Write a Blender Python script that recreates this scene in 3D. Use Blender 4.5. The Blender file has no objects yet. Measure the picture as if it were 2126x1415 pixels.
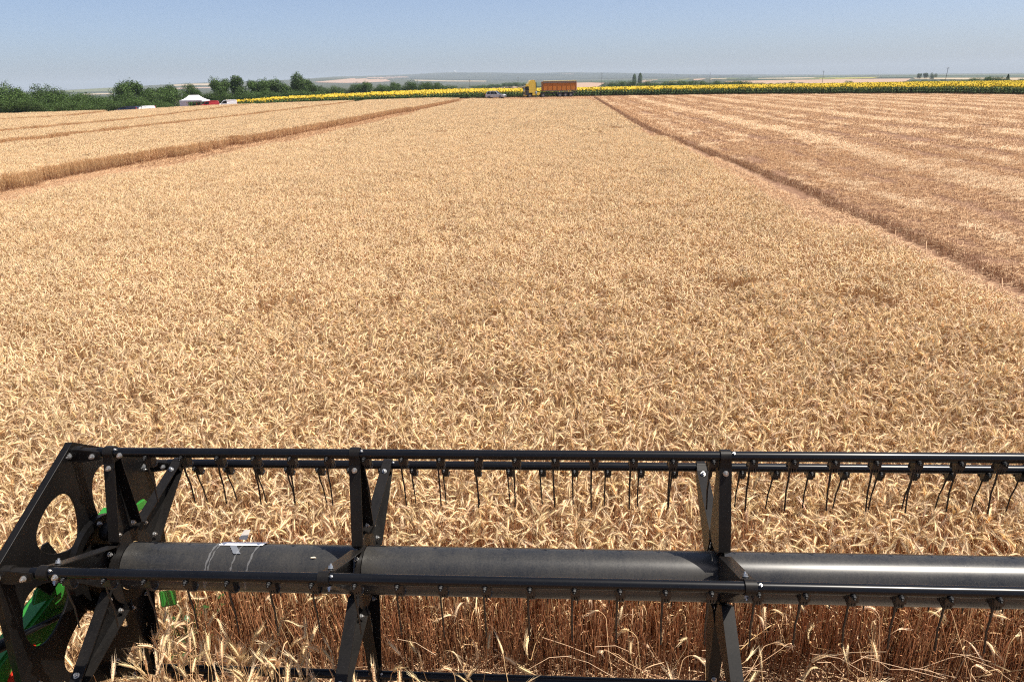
import bpy, bmesh, math, random
import numpy as np
from mathutils import Matrix, Vector
random.seed(7); rng = np.random.default_rng(7)
S = bpy.context.scene
PI = math.pi; R = math.radians

# ------------------------------------------------------------------ camera, sky, sun, exposure
CAM_H = 3.9
F_PX = 1476.3                      # focal length in pixels of the 2126 px wide photograph
YAW, PITCH, ROLL = R(4.43), math.atan(530.7/1476.3), R(-1.2)
def basis(yaw, pitch, roll):
    c, s = math.cos(yaw), math.sin(yaw); ct, st = math.cos(pitch), math.sin(pitch)
    x = np.array([c, s, 0.0]); z = np.array([-s*ct, c*ct, -st]); d = np.array([s*st, -c*st, -ct])
    cr, sr = math.cos(roll), math.sin(roll)
    return np.array([x*cr - d*sr, x*sr + d*cr, z])      # rows: right, down, forward
MW = basis(YAW, PITCH, ROLL)
cam = bpy.data.cameras.new('camera'); co = bpy.data.objects.new('camera', cam); S.collection.objects.link(co)
cam.sensor_width = 36; cam.lens = 36*F_PX/2126; cam.clip_start = 0.05; cam.clip_end = 40000
co.matrix_world = Matrix(((MW[0][0], -MW[1][0], -MW[2][0], 0), (MW[0][1], -MW[1][1], -MW[2][1], 0),
                          (MW[0][2], -MW[1][2], -MW[2][2], CAM_H), (0, 0, 0, 1)))
S.camera = co
SUN_DIR = Vector((0.41, -0.02, 0.905)).normalized()
w = bpy.data.worlds.new("World"); S.world = w; w.use_nodes = True
nt = w.node_tree; bg = nt.nodes['Background']
sky = nt.nodes.new('ShaderNodeTexSky'); sky.sky_type = 'NISHITA'; sky.sun_disc = False
sky.sun_elevation = math.asin(SUN_DIR.z); sky.sun_rotation = math.atan2(SUN_DIR.x, SUN_DIR.y)
sky.air_density = 0.5; sky.dust_density = 1.8; sky.ozone_density = 1.0
nt.links.new(sky.outputs[0], bg.inputs[0]); bg.inputs[1].default_value = 0.100
sl = bpy.data.lights.new('sun', 'SUN'); sl.energy = 4.7; sl.angle = R(0.53); sl.color = (1.0, 0.94, 0.84)
so = bpy.data.objects.new('sun', sl); S.collection.objects.link(so)
so.rotation_euler = SUN_DIR.to_track_quat('Z', 'Y').to_euler(); so.location = (0, 0, 60)
S.view_settings.view_transform = 'Standard'; S.view_settings.look = 'None'
S.view_settings.exposure = 0.8; S.view_settings.gamma = 1.0; S.view_settings.use_curve_mapping = False
S.render.engine = 'CYCLES'
cy = S.cycles; cy.max_bounces = 6; cy.diffuse_bounces = 3; cy.glossy_bounces = 3; cy.transmission_bounces = 5
cy.volume_bounces = 0; cy.transparent_max_bounces = 8; cy.use_adaptive_sampling = True; cy.adaptive_threshold = 0.01
cy.caustics_reflective = False; cy.caustics_refractive = False; cy.pixel_filter_type = 'BLACKMAN_HARRIS'; cy.filter_width = 1.15; cy.use_denoising = False

# ------------------------------------------------------------------ pixel <-> world (layout only)
def ray(px, py):
    v = np.array([(px-1063)/F_PX, (py-707.5)/F_PX, 1.0]); return v @ MW
def slope_at(px, py):
    d = ray(px, py); return d[2]/math.hypot(d[0], d[1])
def az_of(px, py=190): d = ray(px, py); return math.atan2(d[0], d[1])
def y_horizon(px): return 157 + (2000-px)*0.02095

# terrain: heights on rings round the place (px column, distance, image row of the ground there)
COLS = [-900, 0, 250, 480, 700, 955, 1200, 1500, 1900, 2126, 2900]
AZ = np.array([az_of(p) for p in COLS])
def ring(ds, ys): return [(d, CAM_H + d*slope_at(p, y)) for p, d, y in zip(COLS, ds, ys)]
RB = ring([125, 130, 150, 172, 178, 180, 180, 180, 178, 172, 165], [262, 246, 236, 223, 215.5, 206, 201, 197, 195.5, 198, 190])
RS = ring([160, 170, 182, 190, 207, 238, 252, 300, 360, 380, 400], [255, 246, 239, 226, 209.5, 197, 194, 187, 179.7, 177, 169])
R1 = ring([450]*11, [245, 228, 220, 212, 203, 193, 189, 184, 181, 180, 170])
R2 = ring([700]*11, [235, 210, 208, 202, 196, 186.5, 181.5, 178, 174, 173, 160])
R3 = ring([1500]*11, [225, 204, 203, 190, 184, 178, 172, 168, 165.5, 164, 146])
R4 = ring([3000]*11, [218, 199, 196, 182, 175, 174, 168, 163, 160, 159, 140])
R5 = ring([4200]*11, [212, 194, 181.5, 172, 162, 168, 165, 160.5, 158, 156.5, 138])
R6 = ring([8000]*11, [210, 197, 190, 178, 160, 151.5, 151.5, 156, 154.5, 153.5, 138])
R7 = ring([10500]*11, [219, 199.5, 194.5, 189, 185, 179.5, 174.5, 168, 159.6, 155.5, 139])
RINGS = [RB, RS, R1, R2, R3, R4, R5, R6, R7]
RD = np.array([[d for d, h in r] for r in RINGS]); RH = np.array([[h for d, h in r] for r in RINGS])
# finer skyline of the far ridge and of the left hills
def bump(px, tab): xs, ys = zip(*tab); return np.interp(px, xs, ys)
def hgt(X, Y):
    X = np.asarray(X, float); Y = np.asarray(Y, float)
    D = np.hypot(X, Y); az = np.clip(np.arctan2(X, Y), AZ[0], AZ[-1])
    shp = D.shape; D = D.ravel(); az = az.ravel(); Xr = X.ravel(); Yr = Y.ravel()
    plane = 0.007*Yr + 0.010*np.clip(Xr, -60, 60)
    k0 = 28.0; q = np.minimum(1, k0/np.maximum(D, 1e-6))
    pl = (0.007*Yr + 0.010*Xr)*q      # plane value frozen at the 28 m ring
    rd = np.array([np.interp(az, AZ, RD[i]) for i in range(9)]); rh = np.array([np.interp(az, AZ, RH[i]) for i in range(9)])
    out = pl.copy(); pd = np.full_like(D, k0); ph = pl
    for i in range(9):
        m = (D > pd) & (D <= rd[i]); t = (D-pd)/(rd[i]-pd)
        if i > 1: t = t*t*(3-2*t)
        out = np.where(m, ph+(rh[i]-ph)*t, out); pd = rd[i]; ph = rh[i]
    out = np.where(D > pd, ph - (D-pd)*0.002, out)
    out = np.where(np.abs(np.arctan2(Xr, Yr)) > R(60), np.clip(out, -12, 60), out)
    far = np.clip((D-900)/2500, 0, 1)
    out = out + far*(D*0.0007)*(np.sin(Xr/610+1.3)*np.sin(Yr/830+.4)+.6*np.sin(Xr/231+Yr/390)+.35*np.sin(Xr/97+2)*np.cos(Yr/300))
    return out.reshape(shp)
def unproj(px, py, lift=0.0):
    d = ray(px, py); t = np.concatenate([np.linspace(1, 60, 240), np.geomspace(60.2, 10400, 2600)])
    hd = math.hypot(d[0], d[1]); t = t/hd
    X = d[0]*t; Y = d[1]*t; Z = CAM_H + d[2]*t; g = hgt(X, Y) + lift - Z
    i = np.argmax(g > 0)
    if g[i] <= 0: i = len(t)-1
    if i == 0: return X[0], Y[0]
    a = -g[i-1]/(g[i]-g[i-1]+1e-12); return X[i-1]+a*(X[i]-X[i-1]), Y[i-1]+a*(Y[i]-Y[i-1])
def at(px, D):                     # ground position in a column at a distance
    a = az_of(px); x, y = D*math.sin(a), D*math.cos(a); return x, y, float(hgt(x, y))

# ------------------------------------------------------------------ helpers
def link(o): S.collection.objects.link(o); return o
def mat(name, col, rough=.6, metal=0.0, noise=None, col2=None, bump=0.0, bscale=40, spec=.5, attr=None, coat=0, emit=None, trans=0, scale=(1,1,1), randv=0.0):
    m = bpy.data.materials.new(name); m.use_nodes = True; n = m.node_tree.nodes; l = m.node_tree.links; b = n['Principled BSDF']
    b.inputs['Base Color'].default_value = (*col, 1); b.inputs['Roughness'].default_value = rough; b.inputs['Metallic'].default_value = metal
    b.inputs['Specular IOR Level'].default_value = spec
    if coat: b.inputs['Coat Weight'].default_value = coat; b.inputs['Coat Roughness'].default_value = .08
    tc = n.new('ShaderNodeTexCoord'); mp = n.new('ShaderNodeMapping'); mp.inputs['Scale'].default_value = scale; l.new(tc.outputs['Object'], mp.inputs[0])
    csrc = None
    if noise:
        t = n.new('ShaderNodeTexNoise'); t.inputs['Scale'].default_value = noise; t.inputs['Detail'].default_value = 8; t.inputs['Roughness'].default_value = .65
        l.new(mp.outputs[0], t.inputs['Vector'])
        r = n.new('ShaderNodeValToRGB'); r.color_ramp.elements[0].position = .35; r.color_ramp.elements[1].position = .68
        r.color_ramp.elements[0].color = (*col, 1); r.color_ramp.elements[1].color = (*(col2 or col), 1)
        l.new(t.outputs['Fac'], r.inputs[0]); csrc = r.outputs[0]
    if attr:
        a = n.new('ShaderNodeAttribute'); a.attribute_name = attr
        if csrc:
            mx = n.new('ShaderNodeMixRGB'); mx.blend_type = 'MULTIPLY'; mx.inputs[0].default_value = 1
            l.new(a.outputs['Color'], mx.inputs[1]); l.new(csrc, mx.inputs[2]); csrc = mx.outputs[0]
        else: csrc = a.outputs['Color']
    if randv:
        oi = n.new('ShaderNodeObjectInfo'); hs = n.new('ShaderNodeHueSaturation'); mr = n.new('ShaderNodeMapRange')
        mr.inputs[3].default_value = 1-randv; mr.inputs[4].default_value = 1+randv; l.new(oi.outputs['Random'], mr.inputs[0]); l.new(mr.outputs[0], hs.inputs['Value'])
        if csrc: l.new(csrc, hs.inputs['Color'])
        else: hs.inputs['Color'].default_value = (*col, 1)
        csrc = hs.outputs[0]
    if csrc: l.new(csrc, b.inputs['Base Color'])
    if bump:
        t2 = n.new('ShaderNodeTexNoise'); t2.inputs['Scale'].default_value = bscale; t2.inputs['Detail'].default_value = 6; l.new(mp.outputs[0], t2.inputs['Vector'])
        bp = n.new('ShaderNodeBump'); bp.inputs['Strength'].default_value = bump; l.new(t2.outputs['Fac'], bp.inputs['Height']); l.new(bp.outputs[0], b.inputs['Normal'])
    if trans:
        tl = n.new('ShaderNodeBsdfTranslucent'); ms = n.new('ShaderNodeMixShader'); ms.inputs[0].default_value = trans
        if csrc: l.new(csrc, tl.inputs[0])
        else: tl.inputs[0].default_value = (*col, 1)
        out = n['Material Output']; l.new(b.outputs[0], ms.inputs[1]); l.new(tl.outputs[0], ms.inputs[2]); l.new(ms.outputs[0], out.inputs[0])
    return m
def tag(o, label=None, cat=None, group=None, kind=None):
    if label: o['label'] = label
    if cat: o['category'] = cat
    if group: o['group'] = group
    if kind: o['kind'] = kind
    return o
def empty(name, loc=(0, 0, 0), rz=0, **k):
    o = bpy.data.objects.new(name, None); o.empty_display_size = .3; link(o); o.location = loc; o.rotation_euler = (0, 0, rz)
    return tag(o, **k)
class MB:
    """collects shapes and links them as one mesh object"""
    def __init__(s): s.v = []; s.f = []; s.c = []; s.mi = []; s.sm = []
    def add(s, vs, fs, col=None, mi=0, smooth=False):
        b = len(s.v); s.v += [tuple(v) for v in vs]; s.f += [tuple(b+i for i in f) for f in fs]
        s.c += [col or (1, 1, 1)]*len(vs); s.mi += [mi]*len(fs); s.sm += [smooth]*len(fs); return s
    def box(s, c, d, rot=None, mi=0, taper=(1, 1)):
        vs = []
        for z in (-1, 1):
            tx, ty = taper if z > 0 else (1, 1)
            for x, y in ((-1, -1), (1, -1), (1, 1), (-1, 1)):
                v = Vector((x*d[0]/2*tx, y*d[1]/2*ty, z*d[2]/2))
                if rot: v = rot @ v
                vs.append(v+Vector(c))
        return s.add(vs, [(3, 2, 1, 0), (4, 5, 6, 7), (0, 1, 5, 4), (1, 2, 6, 5), (2, 3, 7, 6), (3, 0, 4, 7)], mi=mi)
    def tube(s, pts, r, n=8, caps=True, mi=0, smooth=True):
        pts = [Vector(p) for p in pts]; rs = r if isinstance(r, (list, tuple)) else [r]*len(pts); vs = []; fs = []
        up = None
        for i, p in enumerate(pts):
            t = (pts[min(i+1, len(pts)-1)]-pts[max(i-1, 0)]).normalized()
            if up is None: up = t.orthogonal().normalized()
            up = (up-t*up.dot(t)).normalized(); b = t.cross(up)
            for k in range(n):
                a = 2*PI*k/n; vs.append(p+(up*math.cos(a)+b*math.sin(a))*rs[i])
        for i in range(len(pts)-1):
            for k in range(n): fs.append((i*n+k, i*n+(k+1) % n, (i+1)*n+(k+1) % n, (i+1)*n+k))
        s.add(vs, fs, mi=mi, smooth=smooth)
        if caps:
            s.add(vs[:n], [tuple(range(n))[::-1]], mi=mi); s.add(vs[-n:], [tuple(range(n))], mi=mi)
        return s
    def prism(s, poly, axis, a, b, mi=0):
        """poly: 2D points; extruded along axis from a to b"""
        def P(p, t): return {'x': (t, p[0], p[1]), 'y': (p[0], t, p[1]), 'z': (p[0], p[1], t)}[axis]
        n = len(poly); vs = [P(p, a) for p in poly]+[P(p, b) for p in poly]
        fs = [tuple(range(n))[::-1], tuple(range(n, 2*n))]+[(i, (i+1) % n, n+(i+1) % n, n+i) for i in range(n)]
        return s.add(vs, fs, mi=mi)
    def build(s, name, m, parent=None, bevel=0, colors=False, data_only=False):
        me = bpy.data.meshes.new(name); me.from_pydata(s.v, [], s.f); me.update()
        for mm in (m if isinstance(m, (list, tuple)) else [m]): me.materials.append(mm)
        me.polygons.foreach_set('material_index', s.mi); me.polygons.foreach_set('use_smooth', s.sm)
        if colors:
            ca = me.color_attributes.new('Col', 'FLOAT_COLOR', 'POINT'); arr = np.ones((len(s.v), 4), np.float32); arr[:, :3] = s.c; ca.data.foreach_set('color', arr.ravel())
        bm = bmesh.new(); bm.from_mesh(me); bmesh.ops.recalc_face_normals(bm, faces=bm.faces)
        if bevel: bmesh.ops.bevel(bm, geom=[e for e in bm.edges if len(e.link_faces) == 2 and e.calc_face_angle(0) > .6], offset=bevel, segments=2, affect='EDGES', clamp_overlap=True)
        bm.to_mesh(me); bm.free()
        if data_only: return me
        o = bpy.data.objects.new(name, me); link(o)
        if parent: o.parent = parent
        return o
def np_mesh(name, V, T, C, m, smooth=False):
    """big triangle meshes from numpy arrays"""
    me = bpy.data.meshes.new(name); me.vertices.add(len(V)); me.vertices.foreach_set('co', np.asarray(V, np.float32).ravel())
    me.loops.add(T.size); me.loops.foreach_set('vertex_index', T.astype(np.int32).ravel()); me.polygons.add(len(T))
    me.polygons.foreach_set('loop_start', np.arange(0, T.size, T.shape[1], dtype=np.int32))
    if smooth: me.polygons.foreach_set('use_smooth', np.ones(len(T), bool))
    me.update(calc_edges=True); me.materials.append(m)
    if C is not None:
        ca = me.color_attributes.new('Col', 'FLOAT_COLOR', 'POINT'); a = np.ones((len(V), 4), np.float32); a[:, :3] = C; ca.data.foreach_set('color', a.ravel())
    return me
def copy_tree(o, parent=None):
    c = o.copy(); S.collection.objects.link(c); c.parent = parent
    for ch in o.children: copy_tree(ch, c)
    return c

# ------------------------------------------------------------------ terrain
M_soil = mat('field_soil', (.13, .060, .030), .95, noise=9, col2=(.24, .130, .070), bump=.6, bscale=22)
M_land = mat('land', (.018, .032, .012), .95, noise=.006, col2=(.075, .070, .038), scale=(1, 2.2, 1))
n_, l_ = M_land.node_tree.nodes, M_land.node_tree.links
def ground():
    az = np.concatenate([np.linspace(-180, -50, 66)[:-1], np.linspace(-50, 42, 461), np.linspace(42, 180, 70)[1:]])*PI/180
    dd = np.concatenate([[0.01], np.geomspace(1, 120, 60), np.linspace(122, 460, 110), np.geomspace(466, 11000, 170)])
    A, D = np.meshgrid(az, dd); X = D*np.sin(A); Y = D*np.cos(A); Z = hgt(X, Y)
    V = np.stack([X, Y, Z], -1).reshape(-1, 3); n = len(az); i, j = np.meshgrid(np.arange(len(dd)-1), np.arange(n-1), indexing='ij')
    a = (i*n+j).ravel(); F = np.stack([a, a+1, a+1+n, a+n], -1)
    me = np_mesh('ground', V, F, None, M_soil, smooth=True); me.materials.append(M_land)
    dmid = D[:-1, :-1].ravel(); rb = np.interp(A[:-1, :-1].ravel(), AZ, RD[1]); me.polygons.foreach_set('material_index', (dmid > rb+4).astype(np.int32))
    o = link(bpy.data.objects.new('ground', me)); tag(o, 'gently rolling farmland with brown field soil and far hills', kind='structure'); return o
ground()

# ------------------------------------------------------------------ haze
def haze():
    m = bpy.data.materials.new('haze'); m.use_nodes = True; n = m.node_tree.nodes; n.remove(n['Principled BSDF'])
    v = n.new('ShaderNodeVolumePrincipled'); v.inputs['Color'].default_value = (.70, .80, .91, 1); v.inputs['Density'].default_value = HAZE_DENSITY; v.inputs['Anisotropy'].default_value = 0.0
    m.node_tree.links.new(v.outputs[0], n['Material Output'].inputs['Volume'])
    b = MB(); b.box((0, 0, 40), (24000, 24000, 300)); o = b.build('haze', m); tag(o, 'thin summer haze over the whole plain', kind='stuff')
HAZE_DENSITY = 1.1e-4
haze()

# ------------------------------------------------------------------ plant meshes (numpy)
class Soup:
    def __init__(s): s.V = []; s.T = []; s.C = []; s.n = 0
    def add(s, V, T, C):
        V = np.asarray(V, float); C = np.asarray(C, float)
        if C.ndim == 1: C = np.tile(C, (len(V), 1))
        s.V.append(V); s.T.append(np.asarray(T)+s.n); s.C.append(C); s.n += len(V)
    def mesh(s, name, m): return np_mesh(name, np.concatenate(s.V), np.concatenate(s.T), np.concatenate(s.C), m)
def ribbon(s, P, wd, side, col):
    P = np.asarray(P); k = len(P); wd = np.broadcast_to(wd, (k,))[:, None]; side = np.asarray(side)
    V = np.empty((2*k, 3)); V[0::2] = P-side*wd; V[1::2] = P+side*wd
    i = np.arange(k-1)*2; T = np.concatenate([np.stack([i, i+1, i+3], -1), np.stack([i, i+3, i+2], -1)])
    C = np.repeat(col, 2, 0) if np.ndim(col) == 2 else col
    s.add(V, T, C)
def tube_np(s, P, r, n, col, flat=1.0):
    P = np.asarray(P); k = len(P); t = np.gradient(P, axis=0); t /= np.linalg.norm(t, axis=1)[:, None]+1e-9
    ref = np.array([.3, .9, .1]); u = np.cross(t, ref); u /= np.linalg.norm(u, axis=1)[:, None]; v = np.cross(t, u)
    a = np.arange(n)*2*PI/n; r = np.broadcast_to(r, (k,))
    V = (P[:, None]+(u[:, None]*np.cos(a)[None, :, None]+v[:, None]*np.sin(a)[None, :, None]*flat)*r[:, None, None]).reshape(-1, 3)
    i, j = np.meshgrid(np.arange(k-1), np.arange(n), indexing='ij'); a0 = (i*n+j).ravel(); b0 = (i*n+(j+1) % n).ravel()
    T = np.concatenate([np.stack([a0, b0, b0+n], -1), np.stack([a0, b0+n, a0+n], -1)])
    s.add(V, T, np.repeat(col, n, 0) if np.ndim(col) == 2 else col)
def rot_z(v, a): c, s_ = math.cos(a), math.sin(a); return np.array([v[0]*c-v[1]*s_, v[0]*s_+v[1]*c, v[2]])
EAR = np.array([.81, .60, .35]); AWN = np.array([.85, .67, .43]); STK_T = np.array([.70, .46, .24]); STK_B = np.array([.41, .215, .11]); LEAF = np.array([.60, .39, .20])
def plant(s, x, y, lod, ht=None, az=None, nod=None, lean=None, zb=0.0):
    ht = ht or rng.normal(.69, .035); az = rng.uniform(0, 2*PI) if az is None else az
    nod = nod if nod is not None else rng.choice([rng.uniform(.3, 1.1), rng.uniform(1.0, 2.0), rng.uniform(1.8, 2.7)], p=[.45, .38, .17])
    lean = lean if lean is not None else abs(rng.normal(0, .09)); laz = rng.uniform(0, 2*PI)
    dirn = np.array([math.cos(az), math.sin(az), 0]); ld = np.array([math.cos(laz), math.sin(laz), 0])
    br = rng.normal(1, .12); tint = np.array([br, br*rng.normal(1, .02), br*rng.normal(1, .05)])
    L = .080*rng.uniform(.82, 1.15); neck = ht-.05
    base = np.array([x, y, zb]); up = np.array([0, 0, 1.0])
    def stalk_pt(t): return base+up*neck*t*math.cos(lean)+ld*neck*math.sin(lean)*t**1.6
    # bending from stalk into the ear
    nseg = {0: 12, 1: 5, 2: 3}[lod]; path = [stalk_pt(1.0)]; tot = .07+L; th = 0.06
    for i in range(nseg):
        q = (i+.5)/nseg; a = nod*min(1, q*1.35)**1.05; st = tot/nseg
        path.append(path[-1]+(up*math.cos(a)+dirn*math.sin(a))*st)
    path = np.array(path); k0 = int(round(nseg*.07/tot)); side = np.array([-dirn[1], dirn[0], 0])
    va = rng.uniform(0, PI); vs_ = np.array([math.cos(va), math.sin(va), 0])
    # stem
    if lod == 0:
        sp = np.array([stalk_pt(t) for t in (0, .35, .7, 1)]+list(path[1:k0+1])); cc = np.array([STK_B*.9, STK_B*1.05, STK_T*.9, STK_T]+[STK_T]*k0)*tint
        tube_np(s, sp, .0019, 3, cc)
    elif lod == 1:
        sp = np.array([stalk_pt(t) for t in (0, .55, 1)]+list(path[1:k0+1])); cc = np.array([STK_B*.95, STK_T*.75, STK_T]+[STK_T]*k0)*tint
        ribbon(s, sp, .0026, vs_, cc)
    else:
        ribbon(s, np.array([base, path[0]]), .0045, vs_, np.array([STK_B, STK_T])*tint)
    ear = path[max(k0, 0):] if lod < 2 else path[1:]
    if lod == 2: ear = path[-3:]
    m = len(ear); q = np.linspace(0, 1, m); prof = np.sin(np.clip(q*.93+.07, 0, 1)**.75*PI)**.6
    if lod == 0:
        zig = 1+.16*(np.arange(m) % 2*2-1)
        tube_np(s, ear, 0.0056*prof*zig+.0008, 5, EAR*tint, .8)
        t = np.gradient(ear, axis=0); t /= np.linalg.norm(t, axis=1)[:, None]
        fr = rng.uniform(0, PI); n1 = np.cross(t, up+.01); n1 /= np.linalg.norm(n1, axis=1)[:, None]+1e-9; n2 = np.cross(t, n1)
        for i in range(0, m):
            for sd in (-1, 1):
                w_ = n1[i]*math.cos(fr)+n2[i]*math.sin(fr); w2 = np.cross(t[i], w_)
                o = w_*sd*.0042; e = ear[i]+o-t[i]*.003; tip = ear[i]+w_*sd*.0085+t[i]*.0125
                cshade = EAR*tint*rng.uniform(.82, 1.22)
                V = np.array([e, e+w2*.0036+t[i]*.006+w_*sd*.002, tip, e-w2*.0036+t[i]*.006+w_*sd*.002, e+w_*sd*.006+t[i]*.006])
                s.add(V, [(0, 1, 4), (1, 2, 4), (2, 3, 4), (3, 0, 4)], cshade)
                if i % 1 == 0:
                    al = rng.uniform(.045, .075); ad = t[i]+w_*sd*rng.uniform(.14, .34)+w2*rng.uniform(-.18, .18); ad /= np.linalg.norm(ad)
                    bs = tip-t[i]*.004; sdv = w2*.0008
                    s.add(np.array([bs-sdv, bs+sdv, bs+ad*al]), [(0, 1, 2)], AWN*tint)
    elif lod == 1:
        tube_np(s, ear, .0064*prof+.001, 4, EAR*tint, .8)
        t = (ear[-1]-ear[0])/L
        for _ in range(8):
            ad = t+rng.normal(0, .22, 3); ad /= np.linalg.norm(ad); b0 = ear[rng.integers(0, m)]; sdv = np.cross(ad, up)*.0011
            s.add(np.array([b0-sdv, b0+sdv, b0+ad*rng.uniform(.04, .065)]), [(0, 1, 2)], AWN*tint)
    else:
        tube_np(s, ear, np.array([.008, .0115, .004]), 3, EAR*tint)
    # dry leaves
    nl = {0: 2, 1: 1, 2: 1}[lod]
    for _ in range(nl):
        h0 = neck*rng.uniform(.3, .85); a = rng.uniform(0, 2*PI); ldv = np.array([math.cos(a), math.sin(a), 0]); ln = rng.uniform(.08, .16)
        ks = {0: 4, 1: 3, 2: 2}[lod]; b = stalk_pt(h0/neck); qs = np.linspace(0, 1, ks)
        P = np.array([b+ldv*ln*q_*.7+up*(ln*(.6*q_-1.1*q_*q_)) for q_ in qs]); sdv = np.array([-ldv[1], ldv[0], rng.uniform(-.5, .5)])
        ribbon(s, P, {0: .0035, 1: .0045, 2: .009}[lod]*(1-.75*qs), sdv, LEAF*tint*rng.uniform(.75, 1.25))
M_wheat = mat('wheat_straw', (1, 1, 1), .5, spec=.35, attr='Col', trans=.22, randv=.05)
def wheat_tile(name, size, dens, lod):
    s = Soup(); n = int(size*size*dens)
    for _ in range(n): plant(s, rng.uniform(0, size)-size/2, rng.uniform(0, size)-size/2, lod)
    return s.mesh(name, M_wheat)
def hide_coll(name, meshes):
    c = bpy.data.collections.new(name)
    for i, me in enumerate(meshes): c.objects.link(bpy.data.objects.new(f'{name}_{i:02d}', me))
    return c
C_near = hide_coll('wheat_near_tiles', [wheat_tile('wheat_near', .5, 400, 0) for _ in range(7)])
C_mid = hide_coll('wheat_mid_tiles', [wheat_tile('wheat_mid', .8, 430, 1) for _ in range(6)])
C_far = hide_coll('wheat_far_tiles', [wheat_tile('wheat_far', 1.05, 210, 2) for _ in range(8)])

def scatter(name, pts, rots, scl, coll, label, ids=None):
    """one object whose instances are placed by geometry nodes"""
    me = bpy.data.meshes.new(name); me.vertices.add(len(pts)); me.vertices.foreach_set('co', np.asarray(pts, np.float32).ravel())
    a = me.attributes.new('rot', 'FLOAT_VECTOR', 'POINT'); a.data.foreach_set('vector', np.asarray(rots, np.float32).ravel())
    a = me.attributes.new('scl', 'FLOAT_VECTOR', 'POINT'); a.data.foreach_set('vector', np.asarray(scl, np.float32).ravel())
    a = me.attributes.new('pick', 'INT', 'POINT'); a.data.foreach_set('value', rng.integers(0, len(coll.objects), len(pts)).astype(np.int32))
    o = link(bpy.data.objects.new(name, me)); tag(o, label, kind='stuff')
    return o, me
def gn_group(colls):
    """instances point sets: attribute 'lod' chooses the collection"""
    g = bpy.data.node_groups.new('scatter', 'GeometryNodeTree'); g.interface.new_socket('Geometry', in_out='INPUT', socket_type='NodeSocketGeometry'); g.interface.new_socket('Geometry', in_out='OUTPUT', socket_type='NodeSocketGeometry')
    N = g.nodes; L = g.links; gi = N.new('NodeGroupInput'); go = N.new('NodeGroupOutput'); jn = N.new('GeometryNodeJoinGeometry')
    def at_(nm, ty): a = N.new('GeometryNodeInputNamedAttribute'); a.data_type = ty; a.inputs['Name'].default_value = nm; return a.outputs['Attribute']
    lod = at_('lod', 'INT')
    for k, c in enumerate(colls):
        ci = N.new('GeometryNodeCollectionInfo'); ci.inputs['Collection'].default_value = c; ci.inputs['Separate Children'].default_value = True; ci.inputs['Reset Children'].default_value = True
        cmp = N.new('FunctionNodeCompare'); cmp.data_type = 'INT'; cmp.operation = 'EQUAL'; L.new(lod, cmp.inputs[2]); cmp.inputs[3].default_value = k
        ip = N.new('GeometryNodeInstanceOnPoints'); ip.inputs['Pick Instance'].default_value = True
        L.new(gi.outputs[0], ip.inputs['Points']); L.new(cmp.outputs[0], ip.inputs['Selection']); L.new(ci.outputs[0], ip.inputs['Instance'])
        L.new(at_('pick', 'INT'), ip.inputs['Instance Index']); L.new(at_('rot', 'FLOAT_VECTOR'), ip.inputs['Rotation']); L.new(at_('scl', 'FLOAT_VECTOR'), ip.inputs['Scale'])
        L.new(ip.outputs[0], jn.inputs[0])
    L.new(jn.outputs[0], go.inputs[0]); return g
def scatter_obj(name, label, group, P, lod, npick, scl=None, zrot=None):
    P = np.asarray(P, np.float32); n = len(P); me = bpy.data.meshes.new(name); me.vertices.add(n); me.vertices.foreach_set('co', P.ravel())
    e = .5; gx = (hgt(P[:, 0]+e, P[:, 1])-hgt(P[:, 0]-e, P[:, 1]))/(2*e); gy = (hgt(P[:, 0], P[:, 1]+e)-hgt(P[:, 0], P[:, 1]-e))/(2*e)
    rt = np.zeros((n, 3), np.float32); rt[:, 2] = rng.integers(0, 4, n)*PI/2 if zrot is None else zrot
    a = me.attributes.new('rot', 'FLOAT_VECTOR', 'POINT'); a.data.foreach_set('vector', rt.ravel())
    sc = np.ones((n, 3), np.float32) if scl is None else np.asarray(scl, np.float32)
    a = me.attributes.new('scl', 'FLOAT_VECTOR', 'POINT'); a.data.foreach_set('vector', sc.ravel())
    a = me.attributes.new('lod', 'INT', 'POINT'); a.data.foreach_set('value', np.asarray(lod, np.int32))
    a = me.attributes.new('pick', 'INT', 'POINT'); a.data.foreach_set('value', (rng.integers(0, 1000, n) % npick).astype(np.int32))
    o = link(bpy.data.objects.new(name, me)); tag(o, label, kind='stuff'); md = o.modifiers.new('scatter', 'NODES'); md.node_group = group; return o

# ------------------------------------------------------------------ field layout: edges as X(Y), traced once on the photograph
def edge(pts, lift):
    q = sorted([unproj(px, py, lift) for px, py in pts], key=lambda p: p[1]); ys = np.array([p[1] for p in q]); xs = np.array([p[0] for p in q])
    def f(Y):
        Y = np.asarray(Y, float); k0 = (xs[1]-xs[0])/(ys[1]-ys[0]); r = np.interp(Y, ys, xs); return np.where(Y < ys[0], xs[0]+(Y-ys[0])*k0, r)
    return f
E_wallL = edge([(0, 402), (240, 350), (400, 322), (600, 282), (800, 243), (940, 215)], 0)
E_left = edge([(0, 422), (240, 366), (400, 336), (600, 293), (800, 249), (965, 208)], .70)
E_gap2 = edge([(0, 297), (250, 269), (500, 241), (640, 224), (730, 212)], .45)
E_gap3 = edge([(0, 273), (250, 250), (500, 219), (600, 214)], .5)
E_gap4 = edge([(0, 250), (118, 243), (215, 232)], .5)
E_right = edge([(1226, 206), (1322, 267), (1461, 328), (1592, 400), (1723, 462), (1853, 524), (1962, 585), (2040, 632), (2126, 690)], .65)
E_furr = edge([(1238, 206), (1300, 246), (1350, 272), (1600, 370), (1750, 440), (1900, 508), (2126, 602)], .02)
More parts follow.
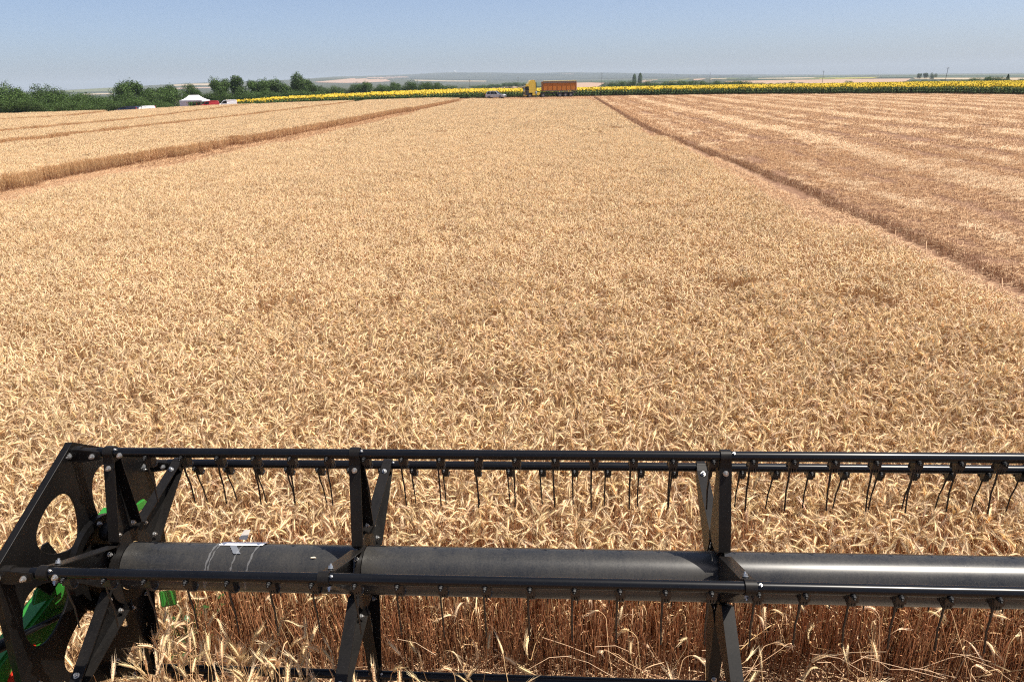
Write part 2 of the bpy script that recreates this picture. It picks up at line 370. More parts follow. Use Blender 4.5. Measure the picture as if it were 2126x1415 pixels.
# how far the standing wheat reaches (px column -> distance)
AZW = np.array([az_of(p) for p in (-900, 0, 250, 480, 700, 900, 985, 1100, 1240, 1260)]); DW = np.array([122, 127, 147, 166, 172, 168, 150, 129, 127, 127.])
def cell_pts(size, x0, x1, y0, y1, jit=.0):
    xs = np.arange(x0, x1, size)+size/2; ys = np.arange(y0, y1, size)+size/2; X, Y = np.meshgrid(xs, ys); X = X.ravel(); Y = Y.ravel()
    return X+rng.uniform(-jit, jit, len(X)), Y+rng.uniform(-jit, jit, len(Y))
AZL, AZR = az_of(-420), az_of(2500)
def view_ok(X, Y):
    a = np.arctan2(X, Y); return ((a > AZL) & (a < AZR)) | (np.hypot(X, Y) < 7)
WALL_Y = 3.95
def kind_of(X, Y):
    """0 main wheat, 1..4 left blocks, 10 stubble lane left, 11 low stubble, 12 stubble right, -1 none"""
    D = np.hypot(X, Y); az = np.arctan2(X, Y); k = np.full(X.shape, -1)
    dw = np.interp(az, AZW, DW); inw = D < dw
    wl, el, er, fu = E_wallL(Y), E_left(Y), E_right(Y), E_furr(Y); g2, g3, g4 = E_gap2(Y), E_gap3(Y), E_gap4(Y)
    main = (X > el) & (X < er) & inw & ((Y > WALL_Y) | (X < REEL_LEFT) | (X > REEL_RIGHT)); k[main] = 0
    k[(X <= el) & (X > wl)] = 10
    lw = (X <= wl) & inw; k[lw & (X > g2+3)] = 1; k[lw & (X <= g2) & (X > g3+3)] = 2; k[lw & (X <= g3) & (X > g4+3)] = 3; k[lw & (X <= g4)] = 4
    k[lw & (((X > g2) & (X <= g2+3)) | ((X > g3) & (X <= g3+3)) | ((X > g4) & (X <= g4+3)))] = 10
    k[(X >= er) & (X < fu)] = 11; k[X >= np.maximum(fu, er)] = 12
    k[(k == -1) & (Y > 20) & (D >= dw)] = 10
    k[(k == -1) & (X > REEL_LEFT) & (X < REEL_RIGHT) & (Y <= WALL_Y)] = 11
    return k
REEL_LEFT, REEL_RIGHT = -2.45, 5.3
D1, D2 = 11.0, 48.0
def gather(sets):
    out = {}
    for lod, size, box_, lo, hi in sets:
        X, Y = cell_pts(size, *box_, jit=size*.10); D = np.hypot(X, Y); D = D*(1+.10*np.sin(X*1.3)*np.sin(X*.37+1)); m = (D >= lo) & (D < hi) & view_ok(X, Y); X, Y = X[m], Y[m]; K = kind_of(X, Y)
        for k in np.unique(K): out.setdefault(int(k), []).append((X[K == k], Y[K == k], np.full((K == k).sum(), lod)))
    return {k: [np.concatenate(z) for z in zip(*v)] for k, v in out.items()}
W = gather([(0, .5, (-14, 14, -1.6, 12), 0, D1), (1, .8, (-48, 42, -2, 50), D1, D2), (2, 1.0, (-150, 120, 20, 182), D2, 999)])
def stem_tile(name):
    s = Soup()
    for _ in range(240):
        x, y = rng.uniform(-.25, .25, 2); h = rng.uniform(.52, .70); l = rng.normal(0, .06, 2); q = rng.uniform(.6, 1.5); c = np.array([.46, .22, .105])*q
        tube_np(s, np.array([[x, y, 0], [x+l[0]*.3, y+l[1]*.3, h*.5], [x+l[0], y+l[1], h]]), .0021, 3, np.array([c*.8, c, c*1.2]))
        for k in range(1):
            z = rng.uniform(.08, h); a = rng.uniform(0, 6.28); d = np.array([math.cos(a)*.4, math.sin(a)*.4, -.6]); ln = rng.uniform(.04, .12); b = np.array([x, y, z])
            ribbon(s, np.array([b, b+d*ln*.5+[0, 0, .02], b+d*ln-[0, 0, ln*.5]]), np.array([.003, .0035, .001]), np.array([-d[1], d[0], .4]), c*rng.uniform(.8, 1.2))
    return s.mesh(name, M_wheat)
C_stem = hide_coll('wheat_stem_tiles', [stem_tile('wheat_stems') for _ in range(4)])
G_wheat = gn_group([C_near, C_mid, C_far, C_stem])
xs_ = np.arange(-2.45, 5.6, .42); XS, YS = np.meshgrid(xs_, [4.0, 4.35, 4.75]); XS = XS.ravel()+rng.uniform(-.05, .05, XS.size); YS = YS.ravel()+rng.uniform(-.03, .03, YS.size)
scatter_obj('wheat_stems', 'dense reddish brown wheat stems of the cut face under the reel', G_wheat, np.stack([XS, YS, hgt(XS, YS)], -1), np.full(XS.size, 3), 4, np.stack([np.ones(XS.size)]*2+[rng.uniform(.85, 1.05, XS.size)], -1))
WN = {0: ('wheat_crop', 'uncut ripe golden wheat standing straight ahead of the reel'), 1: ('wheat_block', 'standing wheat left of the narrow cut lane, nearest block with a tall cut face'),
      2: ('wheat_block', 'band of standing wheat between the second and third cut lanes on the left'), 3: ('wheat_block', 'narrow far band of standing wheat on the left, third from the reel'),
      4: ('wheat_block', 'farthest band of standing wheat on the left, in front of the green bushes')}
for k, (nm, lb) in WN.items():
    if k not in W: continue
    X, Y, Ld = W[k]; n = len(X); Z = hgt(X, Y); sz = rng.uniform(.96, 1.04, n)*(1+.02*np.sin(X*.9+Y*.31)*np.sin(Y*.7)); scl = np.stack([np.ones(n)*1.02, np.ones(n)*1.02, sz], -1)
    scatter_obj(nm, lb, G_wheat, np.stack([X, Y, Z], -1), Ld, 30, scl)

# ------------------------------------------------------------------ stubble, straw
M_stub = mat('stubble_straw', (1, 1, 1), .65, spec=.25, attr='Col', trans=.1, randv=.06)
def stubble_tile(size, stalk_d, ht, litter_d, fat=1.0, ccol=(.54, .34, .21), lcol=(.66, .47, .31)):
    s = Soup(); n = int(size*size*stalk_d); nr = max(1, int(round(size/.125)))
    for _ in range(n):
        y = rng.uniform(-size/2, size/2); x = (rng.integers(0, nr)+.5)/nr*size-size/2+rng.normal(0, .014); h = ht*rng.uniform(.6, 1.25)
        a = rng.uniform(0, PI); sd = np.array([math.cos(a), math.sin(a), 0]); ln = rng.normal(0, .18, 2)*h
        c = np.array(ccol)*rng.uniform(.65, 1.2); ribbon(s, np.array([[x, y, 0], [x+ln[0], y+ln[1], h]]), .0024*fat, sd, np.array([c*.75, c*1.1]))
    for _ in range(int(size*size*litter_d)):
        p = rng.uniform(-size/2, size/2, 2); a = rng.uniform(0, 2*PI); l = rng.uniform(.04, .28)*(1+.3*(fat-1)); d = np.array([math.cos(a), math.sin(a), rng.normal(0, .22)]); z = abs(rng.normal(0, .35))*ht+.01
        b = np.array([p[0], p[1], z+.0]); ribbon(s, np.array([b, b+d*l/2+[0, 0, .01], b+d*l]), .0026*fat, np.array([-d[1], d[0], .3]), np.array(lcol)*rng.uniform(.65, 1.3))
    return s.mesh('stubble', M_stub)
C_sn = hide_coll('stubble_a_low', [stubble_tile(.54, 260, .10, 620, ccol=(.56, .34, .19), lcol=(.68, .455, .27)) for _ in range(5)])
C_st = hide_coll('stubble_b_tall', [stubble_tile(.54, 260, .12, 480, ccol=(.50, .285, .15), lcol=(.62, .40, .22)) for _ in range(6)])
C_sw = hide_coll('stubble_c_swath', [stubble_tile(.54, 220, .16, 1000, lcol=(.78, .58, .37)) for _ in range(5)])
C_fl = hide_coll('stubble_d_far', [stubble_tile(1.1, 80, .11, 140, fat=2.2, ccol=(.48, .275, .145), lcol=(.60, .385, .215)) for _ in range(6)])
C_fs = hide_coll('stubble_e_farswath', [stubble_tile(1.1, 60, .15, 330, fat=2.2, lcol=(.78, .58, .37)) for _ in range(4)])
C_fu = hide_coll('stubble_f_edge', [stubble_tile(.5, 620, .20, 160, ccol=(.40, .23, .13), lcol=(.60, .42, .26)) for _ in range(4)])  # stalk brown darkened to carry the shade on the furrow's left face
C_dk = hide_coll('stubble_g_track', [stubble_tile(.54, 130, .05, 110, ccol=(.38, .21, .12), lcol=(.50, .31, .19)) for _ in range(4)])
G_stub = gn_group([C_sn, C_st, C_sw, C_fl, C_fs, C_fu, C_dk])
ye = np.concatenate([np.arange(4, 60, .42), np.arange(60, 168, .55)]); fx, fy, fz = [], [], []
for k_, sc_ in ((.22, .8), ): fx.append(np.maximum(E_furr(ye), E_right(ye)+.2)+k_+rng.uniform(-.09, .09, len(ye))+.12*np.sin(ye*.8)); fy.append(ye+rng.uniform(-.1, .1, len(ye))); fz.append(sc_*rng.uniform(.85, 1.1, len(ye)))
fx, fy, fz = map(np.concatenate, (fx, fy, fz)); scatter_obj('stubble_edge', 'taller stubble edge, its brown deepened as shade, standing along the dark furrow on the right', G_stub, np.stack([fx, fy, hgt(fx, fy)], -1), np.full(len(fx), 5), 4, np.stack([np.where(fy > 60, 1.2, 1)]*2+[fz], -1))
def trace(pts): q = [unproj(px, py, 0) for px, py in pts]; return np.array(q)
SWATH_C = [(1.9, .5, .35), (4.2, .4, .3), (8.6, 1.0, .9), (12.8, .4, .45), (16.2, .7, .6), (22.0, 1.2, .9), (26.5, .6, .4), (30.5, 1.2, .65), (35.5, .7, .4), (39.5, 1.5, .85), (47, 1.2, .6), (54, 1.6, .9), (61, 1.2, .6), (68, 1.5, .85), (76, 1.5, .8), (85, 1.5, .8), (95, 1.5, .8), (106, 1.6, .8)]
TRACK_C = [(2.6, .35, .6), (3.3, .2, .4), (5.6, .35, .8), (6.9, .3, .5), (11.2, .45, .9), (14.4, .9, .7), (18.8, .8, .7), (24.6, .4, .7), (28.3, .7, .6), (33.3, .4, .7), (37.3, .4, .6), (43.5, 1.2, .7), (50.5, .9, .6), (57.5, .9, .7), (64.5, 1.0, .6), (72, 1.0, .7), (80, 1.2, .6), (90, 1.2, .7), (100, 1.2, .6)]
def band(tab, c):
    p = np.zeros(c.shape)
    for c0, w0, a0 in tab: p = np.maximum(p, a0*np.exp(-((c-c0)/w0)**2))
    return p
def stubble():
    for (size, box_, lo, hi, far) in ((.5, (-36, 46, -2, 46), 0, 44, 0), (1, (-110, 150, 15, 182), 44, 999, 1)):
        X, Y = cell_pts(size, *box_, jit=.08*size); D = np.hypot(X, Y); az = np.arctan2(X, Y); db = np.interp(az, AZ, RD[0])
        m = (D >= lo) & (D < hi) & view_ok(X, Y) & (D < db-1); X, Y, D = X[m], Y[m], D[m]; K = kind_of(X, Y); fu = E_furr(Y)
        c = X-6.4+.5*np.sin(Y*.05+X*.1)+.25*np.sin(Y*.21)
        patchy = 1+.15*np.sin(Y*.33+c*.8)*np.sin(Y*.11+1+c*.3)
        sw = (rng.random(len(X)) < band(SWATH_C, c)*patchy*.95) & (K == 12); tr = (rng.random(len(X)) < band(TRACK_C, c)*patchy*1.05) & (K == 12) & ~sw
        lod = np.where(sw, 4 if far else 2, np.where(tr, 6, 3 if far else np.where(K == 12, 1, 0)))
        sz = rng.uniform(.8, 1.15, len(X)); keep = (K >= 10) & ~((K == 12) & (X-fu < (.5 if far else .35))) & ~((K == 11) & (fu-X < .30) & (D < 70))
        sx = np.where((lod == 6) & bool(far), 1.9, 1.03)
        for kk, nm, lb in ((12, 'stubble_field', 'brown cut stubble with pale straw swaths right of the dark furrow'), (11, 'stubble_strip', 'low pale stubble strip between the standing wheat and the dark furrow'), (10, 'stubble_lane', 'cut stubble lanes between the standing wheat blocks on the left')):
            q = keep & (K == kk)
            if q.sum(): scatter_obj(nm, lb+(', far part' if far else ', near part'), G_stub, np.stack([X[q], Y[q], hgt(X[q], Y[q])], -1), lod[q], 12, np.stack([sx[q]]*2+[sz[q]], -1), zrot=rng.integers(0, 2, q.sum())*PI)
stubble()

# ------------------------------------------------------------------ sunflowers
M_sun = mat('sunflower', (1, 1, 1), .55, spec=.3, attr='Col', trans=.15, randv=.06)
def sun_tile(size):
    s = Soup(); n = int(size*size*6.5)
    for i in range(n):
        x = (rng.integers(0, 4)+.5)*size/4-size/2+rng.normal(0, .07); y = rng.uniform(-size/2, size/2); h = rng.normal(1.58, .09)
        g = np.array([.055, .10, .022])*rng.uniform(.7, 1.3); a = rng.uniform(0, PI)
        ribbon(s, np.array([[x, y, 0], [x, y, h]]), .014, np.array([math.cos(a), math.sin(a), 0]), np.array([.13, .16, .06]))
        for k in range(9):
            z = h*(.22+.7*k/9); a = k*2.4+rng.uniform(-.4, .4); d = np.array([math.cos(a), math.sin(a), 0]); sd = np.array([-d[1], d[0], 0]); l = rng.uniform(.2, .3); w_ = l*.42
            b = np.array([x, y, z]); V = np.array([b+d*.06, b+d*(.06+l*.4)+sd*w_+[0, 0, .02], b+d*(.06+l)+[0, 0, -.14], b+d*(.06+l*.4)-sd*w_+[0, 0, .02]])
            s.add(V, [(0, 1, 2), (0, 2, 3)], g*rng.uniform(.8, 1.3))
        fa = rng.normal(-.9, .7); nd = np.array([math.cos(fa), math.sin(fa), rng.uniform(.1, .7)]); nd /= np.linalg.norm(nd); u = np.cross(nd, [0, 0, 1.]); u /= np.linalg.norm(u); v = np.cross(nd, u); c = np.array([x, y, h+.02-(rng.uniform(.15, .5) if rng.random() < .35 else 0)])+nd*.08
        r = rng.uniform(.11, .16); pet = np.array([.80, .56, .02])*rng.uniform(.75, 1.1); k = 10; ang = np.arange(k)*2*PI/k
        rr = r*(1+.18*(np.arange(k) % 2)); V = np.concatenate([[c+nd*.01], c+(u*np.cos(ang)[:, None]+v*np.sin(ang)[:, None])*rr[:, None]])
        s.add(V, [(0, 1+i_, 1+(i_+1) % k) for i_ in range(k)], pet)
        V = np.concatenate([[c+nd*.025], c+nd*.014+(u*np.cos(ang)[:, None]+v*np.sin(ang)[:, None])*r*.42]); s.add(V, [(0, 1+i_, 1+(i_+1) % k) for i_ in range(k)], np.array([.28, .17, .03]))
        V = np.concatenate([[c-nd*.03], c-nd*.004+(u*np.cos(ang)[:, None]+v*np.sin(ang)[:, None])*r*.7]); s.add(V, [(0, 1+i_, 1+(i_+1) % k) for i_ in range(k)], g*1.3)
    return s.mesh('sunflower_tile', M_sun)
C_sf = hide_coll('sunflower_tiles', [sun_tile(3) for _ in range(4)]); G_sf = gn_group([C_sf])
def sunflowers():
    X, Y = cell_pts(3, -130, 260, 100, 400, jit=.05); az = np.arctan2(X, Y); D = np.hypot(X, Y)
    b0 = np.interp(az, AZ, RD[0])+6.5; b1 = np.interp(az, AZ, RD[1]); pxs = [az_of(p) for p in (380, 480, 560, 700)]; ww = np.interp(az, pxs, [0, .8, 1, 1])
    b0 = np.interp(az, [az_of(p) for p in (350, 480, 600, 760, 900)], [16, 14, 11, 8, 6.5])+np.interp(az, AZ, RD[0])
    m = (D > b0) & (D < np.maximum(b1, b0+5)) & (az > az_of(455)) & (az < az_of(2450)); X, Y = X[m], Y[m]
    sc = rng.uniform(.92, 1.08, len(X)); scatter_obj('sunflower_field', 'long field of yellow flowering sunflowers behind the lorry and the stubble', G_sf, np.stack([X, Y, hgt(X, Y)], -1), np.zeros(len(X)), 4, np.stack([np.ones(len(X)), np.ones(len(X)), sc], -1), zrot=rng.normal(0, .1, len(X)))
sunflowers()

# ------------------------------------------------------------------ distant field patches
def patch_mat(nm, c, c2=None): return mat(nm, c, .95, noise=.02, col2=c2 or tuple(x*1.15 for x in c))
P_pink = patch_mat('stubble_land', (.30, .20, .14)); P_tan = patch_mat('pale_land', (.32, .25, .16)); P_green = patch_mat('green_land', (.028, .048, .020), (.045, .065, .026))
P_yel = patch_mat('yellow_land', (.22, .20, .03)); P_olive = patch_mat('olive_land', (.09, .10, .035))
def patch(m, label, top, bot, n=40, lift=.00035):
    """top / bot: lists of (px, py) for the far and the near edge"""
    def par(pl, t): q = t*(len(pl)-1); k = min(int(q), len(pl)-2); q -= k; return (pl[k][0]+(pl[k+1][0]-pl[k][0])*q, pl[k][1]+(pl[k+1][1]-pl[k][1])*q)
    vs = []; nv = 6
    for i in range(n+1):
        A_ = par(top, i/n); B_ = par(bot, i/n)
        for j in range(nv+1):
            X, Y = unproj(B_[0]+(A_[0]-B_[0])*j/nv, B_[1]+(A_[1]-B_[1])*j/nv); D = math.hypot(X, Y); vs.append((X, Y, float(hgt(X, Y))+D*lift+.05))
    fs = [(i*(nv+1)+j, (i+1)*(nv+1)+j, (i+1)*(nv+1)+j+1, i*(nv+1)+j+1) for i in range(n) for j in range(nv)]
    fs = [f for f in fs if max(math.dist(vs[f[0]][:2], vs[f[2]][:2]), 0) < 900]
    b = MB(); b.add(vs, fs, smooth=True); o = b.build('distant_field', m); tag(o, label, kind='structure'); return o
PATCHES = [
 (P_pink, 'pinkish harvested field beyond the sunflowers right of the lorry', [(1196, 172.5), (1225, 172), (1256, 173)], [(1195, 182), (1225, 181.5), (1240, 181)]),
 (P_pink, 'wide pinkish harvested field on the right', [(1502, 169.5), (1620, 167), (1760, 165), (1892, 164)], [(1515, 171.5), (1600, 176.5), (1740, 178), (1872, 173.5)]),
 (P_pink, 'small pinkish field right of the poplars', [(1334, 167), (1350, 166), (1367, 165.6)], [(1330, 171.5), (1345, 171), (1358, 168)]),
 (P_pink, 'thin pinkish field left of the far pole', [(1440, 164.8), (1455, 164), (1466, 163.8)], [(1440, 167.6), (1452, 167), (1462, 165.2)]),
 (P_tan, 'thin pale field right of the far pole', [(1476, 164), (1495, 163.2), (1512, 162.6)], [(1474, 166), (1492, 166), (1505, 165)]),
 (P_pink, 'pinkish field strip behind the truck', [(1022, 181), (1050, 179), (1088, 178.5)], [(1024, 183.2), (1055, 183), (1088, 183)]),
 (P_green, 'dark green field band beyond the poplars', [(1228, 168), (1330, 166), (1420, 163.6)], [(1228, 171.5), (1330, 170.5), (1440, 170)]),
 (P_green, 'dark green field band at middle distance right of centre', [(1480, 161.5), (1600, 160), (1700, 159), (1760, 158.4)], [(1478, 166), (1580, 166.5), (1690, 166.4), (1750, 164)]),
 (P_yel, 'yellow green field strip on the plain', [(1392, 168), (1412, 165.6), (1434, 164.2)], [(1388, 170.2), (1414, 169.5), (1424, 166.5)]),
 (P_olive, 'small olive field under the horizon', [(1500, 163), (1520, 162.3), (1540, 162)], [(1498, 166.5), (1518, 166), (1530, 164)]),
 (P_yel, 'far yellow green strip at right', [(1690, 162.4), (1760, 161.4), (1826, 160.6)], [(1666, 165.6), (1740, 165), (1812, 163.4)]),
 (P_tan, 'pale strip under the right horizon', [(1575, 162.6), (1660, 161.4), (1700, 161)], [(1572, 165.2), (1650, 164.6), (1680, 163.4)]),
 (P_green, 'long dark green field band at right', [(1836, 158.4), (1960, 158), (2126, 157)], [(1822, 161.8), (1960, 162.2), (2126, 161.5)]),
 (P_olive, 'olive field at far right', [(1700, 157.5), (1900, 156.4), (2126, 155.4)], [(1690, 158.8), (1900, 157.8), (2126, 156.6)]),
 (P_tan, 'pale field behind the right hedge', [(1895, 162.4), (2000, 162.3), (2126, 162.2)], [(1900, 164.5), (2000, 166), (2126, 167)]),
 (P_pink, 'pinkish hillside field left of centre', [(652, 171), (700, 166.4), (740, 162.5), (790, 161)], [(660, 172), (715, 173), (765, 172.4), (812, 169.5)]),
 (P_pink, 'long pinkish hillside field in the centre', [(780, 161.4), (812, 159.4), (845, 160)], [(800, 164), (818, 163.4), (850, 161.4)]),
 (P_tan, 'striped pale hillside field behind the tent', [(360, 176.5), (400, 174.5), (437, 174)], [(362, 179.5), (400, 178), (437, 178)]),
 (P_pink, 'lower pinkish strip behind the tent', [(362, 183.5), (400, 182), (437, 181.5)], [(362, 186), (400, 184.5), (437, 184)]),
 (P_olive, 'olive hillside field at far left', [(110, 190.5), (170, 186.5), (236, 182.5)], [(112, 192.5), (180, 191.5), (240, 190.5)]),
 (P_tan, 'pale strip across the left valley', [(168, 196), (205, 194.5), (236, 194)], [(170, 198), (205, 197), (236, 196.4)]),
 (P_green, 'dark woods on the slope left of the lorry', [(985, 181), (1010, 177.5), (1050, 174), (1090, 170.6), (1185, 171.5)], [(990, 184.5), (1010, 183.5), (1050, 181), (1090, 180.5), (1185, 181)]),
 (P_pink, 'faint pale clearing on the far ridge', [(1140, 153), (1160, 152.4), (1190, 153.5)], [(1150, 154), (1170, 154.4), (1192, 155)]),
 (P_tan, 'pale strip at the foot of the far ridge', [(860, 166.4), (930, 168), (1010, 168.5)], [(862, 168.5), (930, 170), (1010, 170.2)]),
]
for p in PATCHES: patch(*p)
W_ridge = mat('wooded_hill', (.010, .020, .010), .95, noise=.003, col2=(.04, .045, .026)); 
patch(W_ridge, 'wooded far ridge on the horizon', [(790, 160), (860, 156), (960, 151.8), (1100, 152.2), (1250, 151.5), (1400, 154), (1560, 157)], [(800, 163), (880, 164), (1000, 167), (1100, 167), (1250, 164), (1400, 161), (1560, 159)], n=120)

# ------------------------------------------------------------------ trees
M_leaf = mat('leaves', (1, 1, 1), .6, spec=.25, attr='Col', trans=.18, randv=.18)
M_bark = mat('bark', (.10, .075, .05), .9, noise=6, col2=(.16, .12, .09), bump=.4)
def crown_mesh(kind, n=6000):
    s = Soup(); V = []; nb = {'round': 11, 'bush': 8, 'tall': 9, 'conifer': 1, 'poplar': 1}[kind]; blobs = []
    for i in range(nb):
        if kind == 'round': blobs.append((rng.uniform(-.30, .30), rng.uniform(-.30, .30), rng.uniform(.32, .84), rng.uniform(.15, .26)))
        elif kind == 'bush': blobs.append((rng.uniform(-.42, .42), rng.uniform(-.42, .42), rng.uniform(.2, .7), rng.uniform(.2, .32)))
        elif kind == 'tall': blobs.append((rng.uniform(-.16, .16), rng.uniform(-.16, .16), .25+.65*i/nb, rng.uniform(.13, .22)*(1.2-.5*i/nb)))
    if kind == 'round': blobs.append((0, 0, .6, .3))
    for i in range(n):
        if kind in ('conifer', 'poplar'):
            z = rng.uniform(.06, 1); rad = (1-z)*.26+.02 if kind == 'conifer' else .14*math.sin(min(1, z*1.02)*PI)**.5+.01; a = rng.uniform(0, 2*PI); q = rad*rng.uniform(.55, 1.1); p = np.array([q*math.cos(a), q*math.sin(a), z]); nrm = np.array([math.cos(a), math.sin(a), .4])
        else:
            bx, by, bz, br = blobs[rng.integers(0, len(blobs))]; d = rng.normal(0, 1, 3); d /= np.linalg.norm(d); q = br*rng.uniform(.62, 1.08)*(1+.22*math.sin(d[0]*7+bx*30)*math.sin(d[2]*8+by*20)); p = np.array([bx, by, bz])+d*q; nrm = d
            if p[2] < .02: p[2] = abs(p[2])+.02
        nrm = nrm+rng.normal(0, .55, 3); nrm /= np.linalg.norm(nrm); u = np.cross(nrm, rng.normal(0, 1, 3)); u /= np.linalg.norm(u); v = np.cross(nrm, u); sz = rng.uniform(.010, .024)
        c = np.array([.058, .104, .019])*rng.uniform(.45, 1.4)
        s.add(np.array([p-u*sz, p+v*sz*.7, p+u*sz, p-v*sz*.7+nrm*sz*.3]), [(0, 1, 2), (0, 2, 3)], c)
    return s.mesh(kind+'_crown', M_leaf)
CROWNS = {'round': [crown_mesh('round', 8500) for _ in range(4)], 'bush': [crown_mesh('bush') for _ in range(4)], 'tall': [crown_mesh('tall') for _ in range(3)], 'conifer': [crown_mesh('conifer', 2500)], 'poplar': [crown_mesh('poplar', 2500)]}
def trunk_mesh(kind):
    b = MB(); b.tube([(0, 0, -.03), (.01, 0, .15), (0, .01, .4), (.01, 0, .66)], [.028, .02, .014, .006], 8)
    for a, z in ((.3, .2), (2.2, .26), (4.1, .33), (5.3, .42)): b.tube([(0, 0, z), (.09*math.cos(a), .09*math.sin(a), z+.12), (.16*math.cos(a), .16*math.sin(a), z+.26)], [.011, .007, .003], 6)
    return b.build('trunk', M_bark, data_only=True)
TRUNK = trunk_mesh('t')
M_leafs = {}
def tree(px, ytop, D, wpx, kind, name, label, cat, group=None, base=None):
    x, y, g = at(px, D); zt = CAM_H + D*slope_at(px, ytop-(1.8 if kind == 'bush' else .5)); h = max(.8, zt-g)*(1.08 if kind == 'bush' else 1.03); wd = wpx*D/F_PX*1.02
    t = empty(name, (x, y, g-.05), rng.uniform(0, 6.28)); tag(t, label, cat, group)
    ms = CROWNS[kind]; nat = {'round': .95, 'bush': 1.15, 'tall': .62, 'conifer': .52, 'poplar': .3}[kind]
    c = link(bpy.data.objects.new('crown', ms[rng.integers(0, len(ms))])); c.parent = t; c.scale = (wd/nat, wd/nat, h)
    k = link(bpy.data.objects.new('trunk', TRUNK)); k.parent = t; k.scale = (h*.9, h*.9, h*.9); return t
BIG = [ # px, ytop, D, width px, kind, label
 (262, 163, 205, 54, 'round', 'large round dark tree, the tallest left of the white tent'),
 (345, 174, 212, 44, 'round', 'round dark tree just left of the white tent'),
 (396, 176, 225, 34, 'round', 'smaller tree rising directly behind the white tent'),
 (306, 180, 210, 42, 'round', 'low tree between the tallest left tree and the tent'),
 (462, 159.5, 214, 46, 'round', 'tall tree right behind the white van'),
 (496, 156.5, 222, 40, 'tall', 'tall narrow tree with ragged top right of the white van'),
 (535, 163, 226, 50, 'round', 'broad tree in the middle of the tree row behind the sunflowers'),
 (574, 161.5, 235, 50, 'round', 'bushy tree just left of the tallest domed tree'),
 (622, 154.5, 240, 44, 'round', 'tallest domed tree at the right end of the tree row'),
 (642, 170, 250, 34, 'round', 'sloping tree leaning on the right side of the domed tree'),
 (430, 190, 200, 34, 'bush', 'bright green low tree between the tent and the vans'),
 (758, 168, 300, 34, 'round', 'round tree standing above the hedge behind the sunflowers'),
 (820, 169, 330, 26, 'round', 'separate round tree in the centre of the far hedge'),
 (1316, 154.5, 900, 7.5, 'poplar', 'shorter of two dark poplars on the plain'),
 (1328, 152.5, 900, 8, 'poplar', 'taller of two dark poplars on the plain'),
 (1762, 169, 480, 16, 'bush', 'lone green bush in front of the pink field on the right'),
 (2087, 155, 430, 12, 'conifer', 'small dark pointed tree beside the far right hedge'),
 (1904, 152.5, 1500, 9, 'round', 'left of two far trees on the right horizon'), (1916, 151.5, 1500, 9, 'round', 'right of two far trees on the right horizon'),
 (1934, 151.3, 1500, 11, 'bush', 'far tree clump by the farm on the right horizon'),
]
for px, yt, D, wp, kd, lb in BIG: tree(px, yt, D, wp, kd, 'poplar_tree' if kd == 'poplar' else ('lone_bush' if 'bush' in lb else 'tree'), lb, 'bush' if 'bush' in lb else 'tree')
ORD = 'first second third fourth fifth sixth seventh eighth ninth tenth eleventh twelfth thirteenth fourteenth fifteenth sixteenth seventeenth'.split()
def row(pts, D, w_, kind, name, label, cat, group, jit=2.0):
    pts = sorted(pts)
    for k_, (px, yt) in enumerate(pts): tree(px+rng.uniform(-jit, jit), yt+rng.uniform(-1, 1), D*rng.uniform(.96, 1.05), w_*rng.uniform(.85, 1.25), kind, name, label % (ORD[k_] if k_ < len(pts)-1 else 'last'), cat, group)
row([(-8, 170), (12, 174), (36, 172), (62, 177), (88, 177), (112, 187), (134, 193), (146, 190), (168, 194), (190, 200), (210, 204)], 185, 50, 'bush', 'green_bush', '%s dark green bush from the left in the tall left thicket', 'bush', 'thicket on the left')
row([(0, 206), (28, 208), (55, 206), (84, 209), (112, 210), (140, 212), (165, 210), (190, 212), (215, 213), (240, 212), (262, 208), (285, 205), (310, 209), (335, 211)], 173, 44, 'bush', 'green_bush', '%s low bush from the left along the foot of the thicket', 'bush', 'low bushes on the left')
row([(232, 198), (250, 196), (275, 190), (300, 190), (325, 186), (365, 186), (410, 196), (450, 193), (478, 188), (505, 190), (530, 192), (556, 188), (584, 186), (606, 184), (630, 185), (650, 186)], 205, 48, 'bush', 'green_bush', '%s dark bush from the left under the tree row behind the vans', 'bush', 'undergrowth bushes of the tree row')
row([(668, 175), (684, 178), (702, 177), (720, 178), (738, 174), (776, 174), (792, 178), (806, 177), (838, 176), (852, 171), (866, 172), (880, 170), (894, 172), (904, 170), (918, 176), (932, 179), (946, 181)], 300, 32, 'bush', 'hedge_bush', '%s dark green bush from the left in the hedge behind the left sunflowers', 'bush', 'hedge behind the sunflowers')
row([(1268, 172), (1282, 170), (1296, 171), (1310, 170), (1325, 171), (1340, 170), (1355, 171), (1370, 170), (1385, 170.5), (1398, 169), (1412, 168), (1425, 167.5), (1438, 167), (1452, 168), (1468, 170), (1484, 170), (1500, 170)], 460, 27, 'bush', 'hedge_bush', '%s bush from the left in the long hedge right of the lorry', 'bush', 'long hedge beyond the sunflowers', 1)
row([(1514, 172), (1528, 170), (1542, 170), (1556, 171.5), (1570, 173.5), (1590, 173), (1604, 172), (1620, 173), (1636, 171.5), (1652, 171), (1668, 172), (1682, 173), (1690, 174)], 460, 25, 'bush', 'hedge_bush', '%s bush from the left in the low hedge before the pink field', 'bush', 'low hedge before the pink field', 1)
row([(1885, 170), (1900, 168), (1915, 168), (1932, 167), (1946, 166), (1960, 167), (1975, 165), (1990, 166), (2003, 165), (2016, 161), (2030, 162), (2045, 164), (2060, 161), (2072, 164), (2110, 163.5), (2124, 163), (2142, 162)], 420, 27, 'bush', 'hedge_bush', '%s light green bush from the left in the far right hedge', 'bush', 'hedge at far right', 1)
